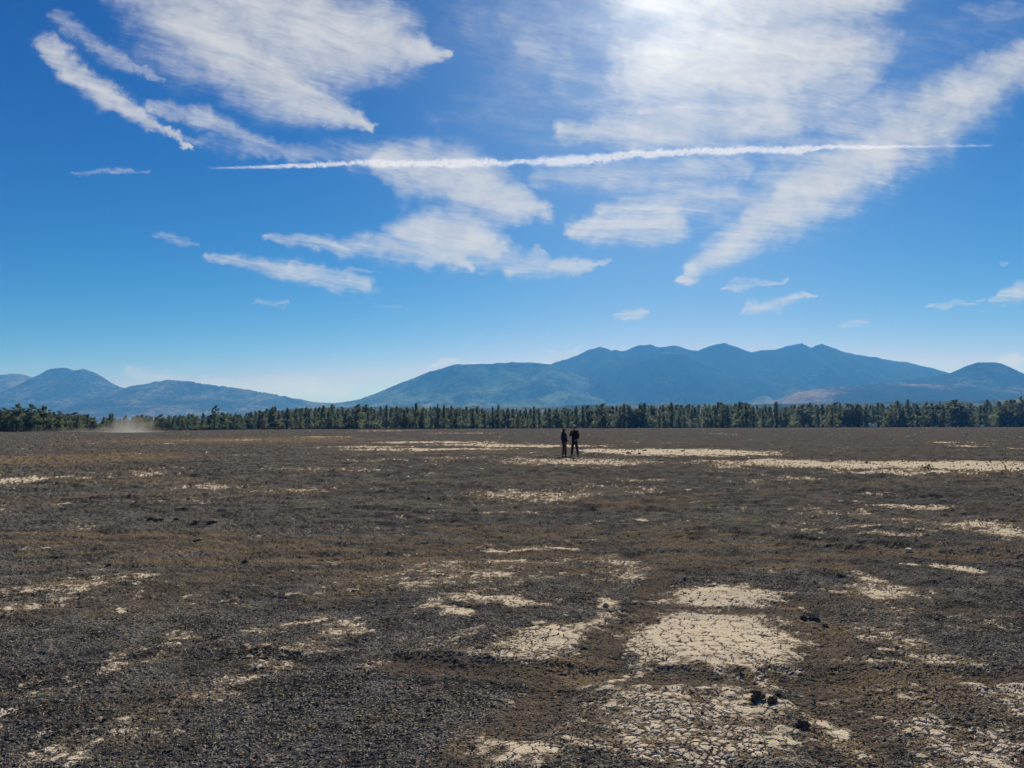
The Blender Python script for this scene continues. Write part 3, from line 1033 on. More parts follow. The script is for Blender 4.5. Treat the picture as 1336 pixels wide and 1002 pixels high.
wood = tag(obj('pine_forest', np_mesh('pine_forest', np.concatenate(parts_v), np.concatenate(parts_f)), leaf_m), 'dense dark pine wood behind the front rows of pines', 'forest', kind='stuff')

# low brush along the foot of the pines
shrub_m = simple_mat('dry_brush', (0.15, 0.125, 0.07), .9, .5, .5)
sv, sf, so = [], [], 0
br_v, br_f = crown_arrays(vr, 1.0, .8, .05, 14, 5, .28, 'round')
for i in range(700):
    px = tr_.uniform(-20, 1360)
    dist = np.interp(px, *BASE_D) * tr_.uniform(.955, 1.03)
    p0 = at_depth(px, 556, dist)
    s = tr_.uniform(.5, 1.5)
    q = br_v * np.array([s * 1.6, s * 1.6, s]) + np.array([p0.x, dist, 0])
    sv.append(q)
    sf.append(br_f + so)
    so += len(q)
tag(obj('undergrowth', np_mesh('undergrowth', np.concatenate(sv), np.concatenate(sf)), shrub_m), 'low dry brush along the foot of the pine row', 'undergrowth', kind='stuff')

# ----------------------------------------------------------------------------
# vehicles at the edge of the wood
# ----------------------------------------------------------------------------
white_p = simple_mat('white_paint', (0.78, 0.78, 0.76), .35, .06, 2.0, .5)
dark_p = simple_mat('dark_blue_paint', (0.03, 0.035, 0.05), .3, .1, 2.0, .5)
glass_m = simple_mat('dark_glass', (0.02, 0.025, 0.03), .08, .1, 2.0, .6)
rubber = simple_mat('tyre_rubber', (0.02, 0.02, 0.02), .9, .2, 5.0)
metal_m = simple_mat('grey_metal', (0.35, 0.35, 0.36), .4, .15, 5.0, .5)


def prism(profile, y0, y1, bevel=0.0):
    """side outline in x,z pulled along y"""
    import bmesh
    bm = bmesh.new()
    a = [bm.verts.new((x, y0, z)) for x, z in profile]
    b_ = [bm.verts.new((x, y1, z)) for x, z in profile]
    bm.faces.new(a)
    bm.faces.new(list(reversed(b_)))
    n = len(profile)
    for i in range(n):
        bm.faces.new((a[i], b_[i], b_[(i + 1) % n], a[(i + 1) % n]))
    bmesh.ops.recalc_face_normals(bm, faces=bm.faces)
    if bevel:
        bmesh.ops.bevel(bm, geom=list(bm.edges), offset=bevel, segments=2, affect='EDGES', clamp_overlap=True)
    me = bpy.data.meshes.new('part')
    bm.to_mesh(me)
    bm.free()
    return me


def wheel(parent, x, y, r=.36, wd=.24):
    import bmesh
    bm = bmesh.new()
    bmesh.ops.create_cone(bm, cap_ends=True, segments=20, radius1=r, radius2=r, depth=wd, matrix=Matrix.Rotation(R(90), 4, 'X'))
    bmesh.ops.bevel(bm, geom=[e for e in bm.edges if e.is_boundary is False and len(e.link_faces) == 2 and any(len(f.verts) > 6 for f in e.link_faces)], offset=.04, segments=2, affect='EDGES')
    me = bpy.data.meshes.new('tyre')
    bm.to_mesh(me)
    bm.free()
    wo_ = obj('wheel', me, rubber, parent)
    wo_.location = (x, y, r)
    bm = bmesh.new()
    bmesh.ops.create_cone(bm, cap_ends=True, segments=16, radius1=r * .58, radius2=r * .58, depth=wd + .03, matrix=Matrix.Rotation(R(90), 4, 'X'))
    me = bpy.data.meshes.new('rim')
    bm.to_mesh(me)
    bm.free()
    obj('rim', me, metal_m, wo_)


def camper(loc, label, rz=0.0):
    t = thing('camper_trailer', loc, label, 'camper', None, rz)
    obj('body', prism([(-2.9, .55), (2.6, .55), (3.0, 1.1), (3.0, 1.9), (2.5, 2.95), (-2.7, 2.95), (-2.9, 2.75)], -1.15, 1.15, .06), white_p, t)
    for x0, x1 in ((-2.2, -1.2), (1.2, 2.1)):
        obj('window', prism([(x0, 1.6), (x1, 1.6), (x1, 2.25), (x0, 2.25)], -1.17, -1.13), glass_m, t)
    d = obj('door', prism([(-.6, .65), (.1, .65), (.1, 2.55), (-.6, 2.55)], -1.18, -1.135, .01), white_p, t)
    obj('handle', prism([(-.52, 1.5), (-.42, 1.5), (-.42, 1.62), (-.52, 1.62)], -1.21, -1.175), metal_m, d)
    obj('stripe', prism([(-2.85, 1.2), (-.65, 1.2), (-.65, 1.32), (-2.85, 1.32)], -1.165, -1.14), metal_m, t)
    wheel(t, -.75, -1.02)
    wheel(t, -.75, 1.02)
    obj('drawbar', prism([(2.5, .5), (4.1, .45), (4.1, .55), (2.5, .62)], -.08, .08), metal_m, t)
    obj('roof_vent', prism([(-.8, 2.95), (-.2, 2.95), (-.25, 3.12), (-.75, 3.12)], -.3, .3, .02), white_p, t)
    return t


def truck(loc, label, paint, rz=0.0):
    t = thing('parked_pickup', loc, label, 'pickup truck', None, rz)
    obj('body', prism([(-2.7, .5), (2.6, .5), (2.7, .8), (2.6, 1.12), (1.5, 1.2), (.75, 1.8), (-.55, 1.82), (-.8, 1.18), (-2.7, 1.15)], -.95, .95, .06), paint, t)
    obj('windscreen', prism([(1.47, 1.23), (1.5, 1.24), (.82, 1.77), (.78, 1.75)], -.8, .8), glass_m, t)
    for x0, x1 in ((-.55, .1), (.18, 1.0)):
        obj('window', prism([(x0, 1.24), (x1 + .1, 1.24), (min(x1, .7), 1.7), (x0, 1.7)], -.965, -.94), glass_m, t)
    for x in (-1.7, 1.75):
        for y in (-.84, .84):
            wheel(t, x, y, .4, .26)
    obj('bumper', prism([(2.68, .5), (2.8, .5), (2.8, .72), (2.68, .72)], -.9, .9, .02), metal_m, t)
    for y in (-.7, .7):
        obj('headlight', prism([(2.66, .8), (2.72, .8), (2.70, 1.0), (2.62, 1.0)], y - .18, y + .18), white_p, t)
    return t


p0 = at_depth(1138.5, 556, 556)
camper((p0.x, 556, 0), 'white camper trailer parked at the foot of the pines', R(8))
p0 = at_depth(1128, 556, 552)
truck((p0.x, 552, 0), 'small dark pickup parked left of the white camper', dark_p, R(180))
p0 = at_depth(1281.5, 556, 590)
truck((p0.x, 590, 0), 'white pickup parked below the flat topped cone on the right', white_p, R(70))

# ----------------------------------------------------------------------------
# the two people
# ----------------------------------------------------------------------------
skin_m = simple_mat('skin', (0.45, 0.27, 0.19), .55, .08, 20)
navy = simple_mat('dark_navy_cloth', (0.026, 0.029, 0.044), .9, .3, 14, .1, .3)
black_c = simple_mat('black_cloth', (0.022, 0.022, 0.027), .9, .3, 14, .1, .3)
maroon = simple_mat('brown_trouser_cloth', (0.13, 0.065, 0.050), .9, .3, 14, .1, .3)
dkdenim = simple_mat('dark_trouser_cloth', (0.028, 0.034, 0.048), .9, .3, 14, .1, .3)
pale_c = simple_mat('pale_hat_cloth', (0.62, 0.58, 0.50), .9, .1, 14, .1)
sand_c = simple_mat('tan_cap_cloth', (0.33, 0.30, 0.22), .9, .1, 14, .1)
hair_m = simple_mat('dark_hair', (0.016, 0.012, 0.010), .6, .3, 30)
shoe_m = simple_mat('dark_shoe_leather', (0.018, 0.016, 0.015), .6, .2, 14)
sole_m = simple_mat('pale_sole_rubber', (0.4, 0.38, 0.35), .8, .1, 14)


def skinned(name, chains, mat, parent, levels=2, root=0):
    """chains: lists of (x,y,z,rx,ry); equal points are shared"""
    verts, rad, edges, idx = [], [], [], {}
    for ch in chains:
        prev = None
        for p in ch:
            key = tuple(round(c, 4) for c in p[:3])
            if key not in idx:
                idx[key] = len(verts)
                verts.append(p[:3])
                rad.append((p[3], p[4] if len(p) > 4 else p[3]))
            if prev is not None and prev != idx[key]:
                edges.append((prev, idx[key]))
            prev = idx[key]
    me = bpy.data.meshes.new(name)
    me.from_pydata(verts, edges, [])
    import bmesh
    bm = bmesh.new()
    bm.from_mesh(me)
    lay = bm.verts.layers.skin.verify()
    for i, bv in enumerate(bm.verts):
        bv[lay].radius = rad[i]
        bv[lay].use_root = (i == root)
    bm.to_mesh(me)
    bm.free()
    o = obj(name, me, None, parent)
    sk = o.modifiers.new('skin', 'SKIN')
    sk.use_smooth_shade = True
    sub = o.modifiers.new('sub', 'SUBSURF')
    sub.levels = sub.render_levels = levels
    # turn the grown surface into a plain mesh
    dg = bpy.context.evaluated_depsgraph_get()
    me2 = bpy.data.meshes.new_from_object(o.evaluated_get(dg))
    me2.materials.clear()
    me2.materials.append(mat)
    for pl in me2.polygons:
        pl.use_smooth = True
    o.modifiers.clear()
    o.data = me2
    return o


def ball(name, loc, scl, mat, parent, seg=20, ring=12, zmin=None, rz=0.0, ry=0.0):
    import bmesh
    bm = bmesh.new()
    bmesh.ops.create_uvsphere(bm, u_segments=seg, v_segments=ring, radius=1.0)
    for v in bm.verts:
        if zmin is not None and v.co.z < zmin:
            v.co.z = zmin
    M = Matrix.Translation(loc) @ Matrix.Rotation(rz, 4, 'Z') @ Matrix.Rotation(ry, 4, 'Y') @ Matrix.Diagonal((*scl, 1))
    bmesh.ops.transform(bm, matrix=M, verts=bm.verts)
    for f in bm.faces:
        f.smooth = True
    me = bpy.data.meshes.new(name)
    bm.to_mesh(me)
    bm.free()
    return obj(name, me, mat, parent)


def hand_chains(wx, wy, wz, dx, dy, dz, side_v, curl, s=1.0):
    """palm and five bent fingers from a wrist along a direction"""
    d = Vector((dx, dy, dz)).normalized()
    sv_ = Vector(side_v)
    sv_ = (sv_ - d * sv_.dot(d)).normalized()
    nrm = d.cross(sv_) * curl
    w0 = Vector((wx, wy, wz))
    palm = w0 + d * .05 * s
    ch = [[(*w0, .026 * s, .022 * s), (*palm, .034 * s, .018 * s), (*(w0 + d * .085 * s), .034 * s, .016 * s)]]
    for k, L in zip((-1.5, -.5, .5, 1.5), (.066, .076, .072, .056)):
        a = palm + sv_ * (.018 * k) * s
        b_ = w0 + d * .092 * s + sv_ * (.020 * k) * s
        c_ = b_ + (d * .7 + nrm * .5) * L * .55 * s
        e_ = c_ + (d * .35 + nrm * .8) * L * .5 * s
        ch.append([(*palm, .034 * s, .018 * s), (*a, .014 * s), (*b_, .010 * s), (*c_, .009 * s), (*e_, .0075 * s)])
    a = w0 + d * .03 * s - sv_ * .028 * s
    b_ = a + (d * .6 - sv_ * .7 + nrm * .3) * .035 * s
    c_ = b_ + (d * .9 + nrm * .3 - sv_ * .1) * .032 * s
    ch.append([(*palm, .034 * s, .018 * s), (*a, .014 * s), (*b_, .011 * s), (*c_, .009 * s)])
    return ch


def head_detail(t, hz, s=1.0, fx=1.0):
    """ears, nose and eyes; the figure looks along +x of its own axes"""
    ball('nose', (.108 * s, 0, hz - .005), (.022 * s, .015 * s, .024 * s), skin_m, t, 10, 8)
    for y in (-.082, .082):
        ball('ear', (-.005 * s, y * s, hz), (.022 * s, .010 * s, .034 * s), skin_m, t, 10, 8)
    for y in (-.034, .034):
        ball('eye', (.088 * s, y * s, hz + .022 * s), (.012 * s, .014 * s, .009 * s), hair_m, t, 8, 6)
    ball('mouth', (.092 * s, 0, hz - .052 * s), (.012 * s, .026 * s, .007 * s), maroon, t, 8, 6)


def shoe(t, x, y, yaw, z=0.0):
    o = skinned('shoe', [[(-.07, 0, .055, .045, .042), (.0, 0, .055, .046, .045), (.10, 0, .045, .046, .036), (.17, 0, .035, .036, .026)]], shoe_m, t, 1)
    o.location = (x, y, z)
    o.rotation_euler = (0, 0, yaw)
    so_ = skinned('sole', [[(-.075, 0, .016, .048, .016), (.06, 0, .016, .05, .016), (.18, 0, .016, .038, .014)]], sole_m, o, 1)
    return o


def person_left():
    g = on_ground(736.3, 596.3)
    t = thing('person', (g.x, g.y, ground_z(g.x, g.y)), 'person in dark jacket, tan cap and brown trousers, left of the two', 'person', 'two people standing on the plain', R(28))
    # own axes: +x is where the person looks
    hip, neck, hz = .84, 1.33, 1.475
    hd = [(0, 0, hip, .13, .15), (-.01, 0, 1.0, .115, .14), (-.015, 0, 1.2, .10, .14), (-.01, 0, neck - .06, .075, .10), (0, 0, neck, .052, .055), (.012, 0, neck + .06, .055, .06), (.015, 0, hz, .098, .080), (.01, 0, hz + .085, .07, .06)]
    legs, trous, arms, slv = [], [], [], []
    for sgn, fx in ((-1, .03), (1, -.05)):
        y = .085 * sgn
        legs.append([(0, 0, hip, .13, .15), (0, y, .76, .09, .09), (.02 + fx * .3, y * 1.05, .44, .058, .058), (fx, y * 1.1, .09, .042, .042), (fx + .06, y * 1.1, .045, .04, .035)])
        trous.append([(0, 0, hip, .145, .165), (0, y, .74, .102, .100), (.02 + fx * .3, y * 1.05, .44, .076, .074), (fx, y * 1.1, .10, .066, .064)])
        sh = (-.012, .185 * sgn, 1.255)
        el = (-.03, .24 * sgn, .98)
        wr = (.15, .17 * sgn, .86)
        arms.append([(-.015, 0, 1.2, .10, .14), (*sh, .042, .042), (*el, .036, .036), (*wr, .028, .026)])
        slv.append([(-.015, 0, 1.2, .14, .185), (*sh, .076, .076), (*el, .062, .060), (wr[0] - .012, wr[1], wr[2] + .008, .046, .046)])
    chains = [hd] + legs + arms
    for sgn in (-1, 1):
        chains += hand_chains(.15, .17 * sgn, .86, .8, -.3 * sgn, -.5, (0, 0, 1), .6 * sgn, .95)
    skinned('body', chains, skin_m, t, 2)
    head_detail(t, hz, .95)
    skinned('trousers', [[(0, 0, .92, .13, .15), (0, 0, hip, .145, .165)]] + trous, maroon, t, 2)
    jk = skinned('jacket', [[(0, 0, .78, .165, .185), (0, 0, .88, .158, .178), (-.01, 0, 1.0, .142, .165), (-.015, 0, 1.2, .14, .185), (-.01, 0, 1.29, .10, .12), (0, 0, 1.345, .078, .082)]] + slv, navy, t, 2)
    ball('hood', (-.075, 0, 1.33), (.085, .12, .075), navy, jk, 16, 10)
    hr = skinned('hair', [[(-.012, 0, hz + .06, .095, .086), (-.035, 0, hz, .092, .088), (-.06, 0, hz - .10, .07, .078), (-.075, 0, hz - .20, .05, .07)]], hair_m, t, 2)
    cp = ball('cap', (.005, 0, hz + .062), (.118, .100, .072), sand_c, t, 20, 12, -.15)
    ball('peak', (.125, 0, hz + .052), (.085, .075, .011), sand_c, cp, 16, 8)
    shoe(t, .03, -.094, -.12)
    shoe(t, -.05, .094, .18)
    return t


def person_right():
    g = on_ground(749.8, 595.6)
    t = thing('person', (g.x, g.y, ground_z(g.x, g.y)), 'person in dark clothes and pale hat, feet apart, hand raised to chin', 'person', 'two people standing on the plain', R(180 + 52))
    hip, neck, hz = .92, 1.46, 1.61
    hd = [(0, 0, hip, .13, .155), (0, 0, 1.10, .12, .145), (0, 0, 1.32, .11, .15), (0, 0, neck - .06, .08, .11), (.01, 0, neck, .058, .060), (.02, 0, neck + .06, .06, .065), (.025, 0, hz, .102, .084), (.02, 0, hz + .09, .075, .065)]
    legs, trous = [], []
    feet = ((-1, .02, -.19), (1, .08, .30))
    for sgn, fx, fy in feet:
        y = .095 * sgn
        legs.append([(0, 0, hip, .14, .165), (0, y, .83, .095, .095), (.035 + fx * .4, (y + fy) / 2, .48, .062, .062), (fx, fy, .09, .045, .045), (fx + .06, fy, .045, .042, .036)])
        trous.append([(0, 0, hip, .155, .18), (0, y, .81, .108, .106), (.035 + fx * .4, (y + fy) / 2, .48, .082, .080), (fx, fy, .085, .07, .068)])
    arms, slv = [], []
    # raised arm (its right, sgn -1) and hanging bent arm
    pa = [(0, -.20, 1.385), (.10, -.27, 1.13), (.17, -.06, 1.36)]
    pb = [(0, .20, 1.385), (-.04, .27, 1.10), (.12, .20, .95)]
    for sh, el, wr in (pa, pb):
        arms.append([(0, 0, 1.32, .11, .15), (*sh, .042, .042), (*el, .036, .036), (*wr, .03, .028)])
        v = Vector(wr) - Vector(el)
        we = Vector(wr) - v * .06
        slv.append([(0, 0, 1.32, .15, .205), (*sh, .096, .096), (*((Vector(sh) + Vector(el)) / 2), .082, .080), (*el, .068, .066), (*we, .05, .05)])
    chains = [hd] + legs + arms
    chains += hand_chains(.17, -.06, 1.36, -.1, .35, .9, (1, 0, 0), -.6)
    chains += hand_chains(.12, .20, .95, .7, -.3, -.6, (0, 0, 1), .6)
    skinned('body', chains, skin_m, t, 2)
    head_detail(t, hz)
    skinned('trousers', [[(0, 0, 1.0, .14, .165), (0, 0, hip, .155, .18)]] + trous, dkdenim, t, 2)
    skinned('jacket', [[(0, 0, .86, .172, .20), (0, 0, .98, .165, .192), (0, 0, 1.10, .155, .18), (0, 0, 1.32, .15, .205), (0, 0, 1.42, .11, .135), (.01, 0, 1.475, .082, .086)]] + slv, black_c, t, 2)
    ball('hair', (-.012, 0, hz + .01), (.108, .094, .10), hair_m, t, 18, 12)
    cp = ball('hat', (.012, 0, hz + .075), (.125, .108, .085), pale_c, t, 20, 12, -.15)
    ball('brim', (.055, 0, hz + .062), (.175, .135, .013), pale_c, cp, 20, 8)
    shoe(t, .02, -.19, -.25)
    shoe(t, .08, .30, .35)
    return t


for p_ in (person_left(), person_right()):
    p_.scale = (.93, .93, 1.0)

# ----------------------------------------------------------------------------
# loose stones and clods one can point at
# ----------------------------------------------------------------------------
clod_m = simple_mat('dark_clod', (0.125, 0.102, 0.080), .95, .5, 30, .2, .6)
rock_m = simple_mat('pale_stone', (0.62, 0.56, 0.43), .9, .35, 25, .2, .6)
tan_m = simple_mat('clay_clod', (0.44, 0.36, 0.25), .95, .4, 25, .2, .6)


def rock_mesh(seed, flat):
    """a flat topped stone, or a crumbling clod of several lumps"""
    import bmesh
    rr = random.Random(seed)
    bm = bmesh.new()
    for q in range(1 if flat else 7):
        r_ = 1.0 if q == 0 else rr.uniform(.22, .55)
        a = rr.uniform(0, 6.28)
        c = Vector((0, 0, 0)) if q == 0 else Vector((math.cos(a) * .95, math.sin(a) * .95, rr.uniform(-.3, .25)))
        new = bmesh.ops.create_icosphere(bm, subdivisions=3 if q == 0 else 2, radius=1.0)['verts']
        dirs = [Vector((rr.gauss(0, 1), rr.gauss(0, 1), rr.gauss(0, 1))).normalized() for _ in range(12)]
        lim = [rr.uniform(.45, .9) for _ in dirs]
        if flat:
            dirs.append(Vector((0, -.12, 1)).normalized())
            lim.append(.42)
        for v in new:
            p_ = v.co.copy()
            for d, l in zip(dirs, lim):
                t_ = p_.dot(d)
                if t_ > l:
                    p_ -= d * (t_ - l) * .92
            n_ = fbm(np.array([p_.x * 3 + seed]), np.array([p_.y * 3 + p_.z * 2.3]), 4, seed)[0] - .5
            v.co = c + p_ * r_ * (1 + n_ * (.25 if flat else .75))
    for f in bm.faces:
        f.smooth = False
    me = bpy.data.meshes.new('clod')
    bm.to_mesh(me)
    bm.free()
    return me


ROCKS = [
    # px, py, width px, height px, material, label
    (1185, 716, 12, 7, rock_m, 'pale flat topped stone alone on the dark cinders at the right'),
    (1164, 718, 5, 3, rock_m, 'small pale pebble left of the pale flat topped stone'),
    (124, 631, 5, 4, rock_m, 'small whitish stone below the dust plume at the left'),
    (196, 678, 9, 6, clod_m, 'dark clod, left one of a close pair on the left of the plain'),
    (208, 678, 12, 6, clod_m, 'wide dark clod, right one of a close pair on the left of the plain'),
    (230, 677, 7, 4, clod_m, 'small dark clod just right of the close pair'),
    (256, 683, 8, 6, clod_m, 'dark clod left of the low flat clod in the left of the plain'),
    (278, 683, 16, 5, clod_m, 'low flat dark clod, rightmost of the row of dark clods'),
    (260, 703, 10, 6, tan_m, 'tan clod below the row of dark clods'),
    (559, 649, 5, 4, clod_m, 'small dark stone standing alone in the middle of the plain'),
    (655, 653, 6, 3, rock_m, 'small pale stone left of the tan patch in mid plain'),
    (820, 590.5, 6, 3, clod_m, 'dark clod at the left on the pale clay strip behind the people'),
    (834, 591, 5, 3, clod_m, 'dark clod second from left on the pale clay strip'),
    (841, 586.5, 7, 3, clod_m, 'dark clod on the back edge of the pale clay strip'),
    (891, 588, 5, 3, clod_m, 'dark clod at the right on the pale clay strip'),
    (1061, 797, 26, 13, tan_m, 'large broken clay clod where the wheel tracks cross'),
    (1049, 801, 13, 8, clod_m, 'dark clod leaning on the large broken clay clod'),
    (1076, 808, 14, 8, tan_m, 'tan clod right of the large broken clay clod'),
    (988, 908, 26, 14, clod_m, 'big dark clod in the broken clay below the long wheel track'),
    (1008, 915, 22, 12, clod_m, 'dark clod right beside the big dark clod in the broken clay'),
    (1016, 905, 13, 8, tan_m, 'small tan clod behind the pair of dark clods in the broken clay'),
    (1046, 941, 26, 12, clod_m, 'wide dark clod low at the lower right of the broken clay'),
    (319, 731, 7, 7, clod_m, 'small dark upright clod left of centre in the plain'),
    (382, 743, 6, 3, rock_m, 'small pale chip of stone left of centre in the plain'),
    (142, 735, 7, 5, clod_m, 'small dark clod above the tan patch on the left'),
    (790, 786, 14, 7, tan_m, 'tan clod on the brown track left of the main clay patch'),
]
for i, (px, py, wpx, hpx, mt, lab) in enumerate(ROCKS):
    g = on_ground(px, py + hpx * .4)
    k = g.y / F
    me = rock_mesh(100 + i, mt is rock_m)
    o = obj('rock' if mt is rock_m else 'clod', me, mt)
    sx, sz = wpx * k / 2 * (.9 if py < 760 else .68), hpx * k / 2 * (1.2 if mt is rock_m else 1.0)
    o.scale = (sx, sx * random.uniform(.7, 1.0), sz)
    o.rotation_euler = (0, 0, random.uniform(-.5, .5))
    o.location = (g.x, g.y, ground_z(g.x, g.y) + sz * .6)
    tag(o, lab, 'stone' if mt is rock_m else 'clod', 'loose stones and clods on the plain')

# low dry bushes on the far clay strip
BUSHES = [(1211, 609, 12, 7, 'low dry brown bush on the long pale clay strip at the right'), (1131, 603.5, 9, 4, 'low brown tuft on the back edge of the long clay strip'), (1085, 601, 14, 3, 'flat dark tuft at the back of the long clay strip, left of the brown tuft')]
tuft_m = simple_mat('dry_tuft', (0.13, 0.10, 0.05), .9, .5, 9)
for px, py, wpx, hpx, lab in BUSHES:
    g = on_ground(px, py + hpx * .4)
    k = g.y / F
    v_, f_ = crown_arrays(vr, 1.0, 1.0, .02, 26, 9, .14, 'round')
    o = thing('dry_bush', (g.x, g.y, ground_z(g.x, g.y)), lab, 'bush', 'low dry bushes on the clay strip')
    cr = obj('foliage', np_mesh('foliage', v_ * np.array([wpx * k / 2, wpx * k / 2, hpx * k * 1.1]), f_), tuft_m, o)
    st = [tube_arrays([(0, 0, -.02, .012), (.1 * wpx * k * math.cos(a), .1 * wpx * k * math.sin(a), hpx * k * .6, .005)], 5) for a in (0.3, 1.7, 2.9, 4.1, 5.3)]
    obj('stem', np_mesh('stem', *merge(st)), bark_m, o)

# cinders lying loose in the foreground: thousands of small angular stones
def scatter_stones(n, ymin, ymax, smin, smax):
    q = rng.random(n)
    y = 1.0 / (1 / ymin + (1 / ymax - 1 / ymin) * q)      # even in the picture
    x = (rng.random(n) * 2 - 1) * (y + .8) * .78
    s = smin * (smax / smin) ** (rng.random(n) ** 2.4) * np.clip(y / 6, 1, 1.5)
    return x, y, s


octv = np.array([(1, 0, 0), (0, 1, 0), (-1, 0, 0), (0, -1, 0), (0, 0, 1), (0, 0, -1)], float)
octf = np.array([(0, 1, 4), (1, 2, 4), (2, 3, 4), (3, 0, 4), (1, 0, 5), (2, 1, 5), (3, 2, 5), (0, 3, 5)])


def stones(name, label, n, ymin, ymax, smin, smax, mat, keep):
    x, y, s = scatter_stones(n, ymin, ymax, smin, smax)
    cl_, br_, ck_, rt_, du_ = ground_fields(x, y)
    k = keep(cl_, br_, x, y)
    x, y, s = x[k], y[k], s[k]
    j = np.clip(np.searchsorted(ys, y), 1, nr - 1)
    i = np.clip(np.round((x / (np.abs(ys[j]) + 1.2) + .8) / 1.6 * 1100).astype(int), 0, 1100) + FIRST
    z = Z[j, i]
    n = len(x)
    sc = s[:, None] * rng.uniform(.6, 1.3, (n, 3)) * np.array([1, 1, .75])
    V_ = octv[None] * rng.uniform(.55, 1.25, (n, 6, 1)) + rng.normal(0, .22, (n, 6, 3))
    V_ = V_ * sc[:, None, :]
    a = rng.random(n) * 6.28
    ca, sa = np.cos(a)[:, None], np.sin(a)[:, None]
    Vx = V_[:, :, 0] * ca - V_[:, :, 1] * sa + x[:, None]
    Vy = V_[:, :, 0] * sa + V_[:, :, 1] * ca + y[:, None]
    Vz = V_[:, :, 2] + (z + s * .3)[:, None]
    vv = np.stack([Vx, Vy, Vz], -1).reshape(-1, 3)
    ff = (octf[None] + (np.arange(n) * 6)[:, None, None]).reshape(-1, 3)
    return tag(obj(name, np_mesh(name, vv, ff), mat), label, 'gravel', kind='stuff')


def stone_mat(name, c0, c1, pw):
    mt, b, out = new_mat(name)
    g = b.n('ShaderNodeNewGeometry').outputs['Random Per Island']
    c = b.mix(b.m('POWER', g, pw), c0, c1)
    principled(b, out, c, .9, .2)
    return mt


cin_m = stone_mat('loose_cinder', (0.050, 0.049, 0.048), (0.38, 0.365, 0.32), 1.5)
lite_m = stone_mat('loose_clay_grit', (0.16, 0.12, 0.075), (0.55, 0.48, 0.35), 1.2)
stones('cinder_gravel', 'black angular cinders lying loose over the foreground', 46000, 3.3, 12.0, .0024, .011, cin_m, lambda c_, b_, x, y: rng.random(len(x)) > np.clip((c_ - .35) * 2.2, 0, .93))
stones('clay_grit', 'pale grit and clay crumbs scattered on the cinders', 24000, 3.3, 22.0, .0020, .008, lite_m, lambda c_, b_, x, y: rng.random(len(x)) < .2 + np.clip(c_ * .9, 0, .6))


def straw(name, label, n, ymin, ymax, mat):
    x, y, s = scatter_stones(n, ymin, ymax, .02, .07)
    cl_, br_, ck_, rt_, _ = ground_fields(x, y)
    d = fbm(x * .7, y * .7, 3, 201)
    k = (rng.random(len(x)) < np.clip((d - .38) * 4, 0.05, 1)) & (cl_ < .6)
    x, y, s = x[k], y[k], s[k]
    n = len(x)
    j = np.clip(np.searchsorted(ys, y), 1, nr - 1)
    i = np.clip(np.round((x / (np.abs(ys[j]) + 1.2) + .8) / 1.6 * 1100).astype(int), 0, 1100) + FIRST
    z = Z[j, i]
    a = rng.random(n) * 6.28
    dx, dy = np.cos(a) * s, np.sin(a) * s
    el = rng.random(n) ** 2 * .9
    w_ = .0016 * np.clip(y / 5, 1, 2.0)
    p0_ = np.stack([x, y, z + .004], -1)
    tip = p0_ + np.stack([dx, dy, el * s], -1)
    nrm = np.stack([-np.sin(a) * w_, np.cos(a) * w_, w_ * .6], -1)
    vv = np.stack([p0_ - nrm, p0_ + nrm, tip], 1).reshape(-1, 3)
    up_ = np.stack([p0_ + np.array([0, 0, 1]) * w_[:, None] * 2], 1)
    vv = np.concatenate([vv.reshape(n, 3, 3), up_], 1).reshape(-1, 3)
    tri = np.array([(0, 1, 2), (1, 3, 2), (3, 0, 2)])
    ff = (tri[None] + (np.arange(n) * 4)[:, None, None]).reshape(-1, 3)
    return tag(obj(name, np_mesh(name, vv, ff), mat), label, 'dry grass', kind='stuff')


straw_m = stone_mat('dry_straw', (0.22, 0.18, 0.10), (0.50, 0.44, 0.28), 1.0)
straw('dry_grass', 'bits of dry straw strewn over the cinders', 26000, 3.3, 26.0, straw_m)

# ----------------------------------------------------------------------------
# contrail: a long drift of ice puffs nine kilometres up
# ----------------------------------------------------------------------------
ice_m, b, out = new_mat('ice_cloud')
tr = b.n('ShaderNodeBsdfTranslucent')
tr.inputs['Color'].default_value = (.97, .97, .97, 1)
df = b.n('ShaderNodeBsdfDiffuse')
df.inputs['Color'].default_value = (.97, .97, .97, 1)
mx = b.n('ShaderNodeMixShader')
mx.inputs[0].default_value = .35
b.link(tr.outputs[0], mx.inputs[1])
b.link(df.outputs[0], mx.inputs[2])
tp = b.n('ShaderNodeBsdfTransparent')
mx2 = b.n('ShaderNodeMixShader')
mx2.inputs[0].default_value = .20
b.link(tp.outputs[0], mx2.inputs[1])
b.link(mx.outputs[0], mx2.inputs[2])
b.link(mx2.outputs[0], out.inputs['Surface'])


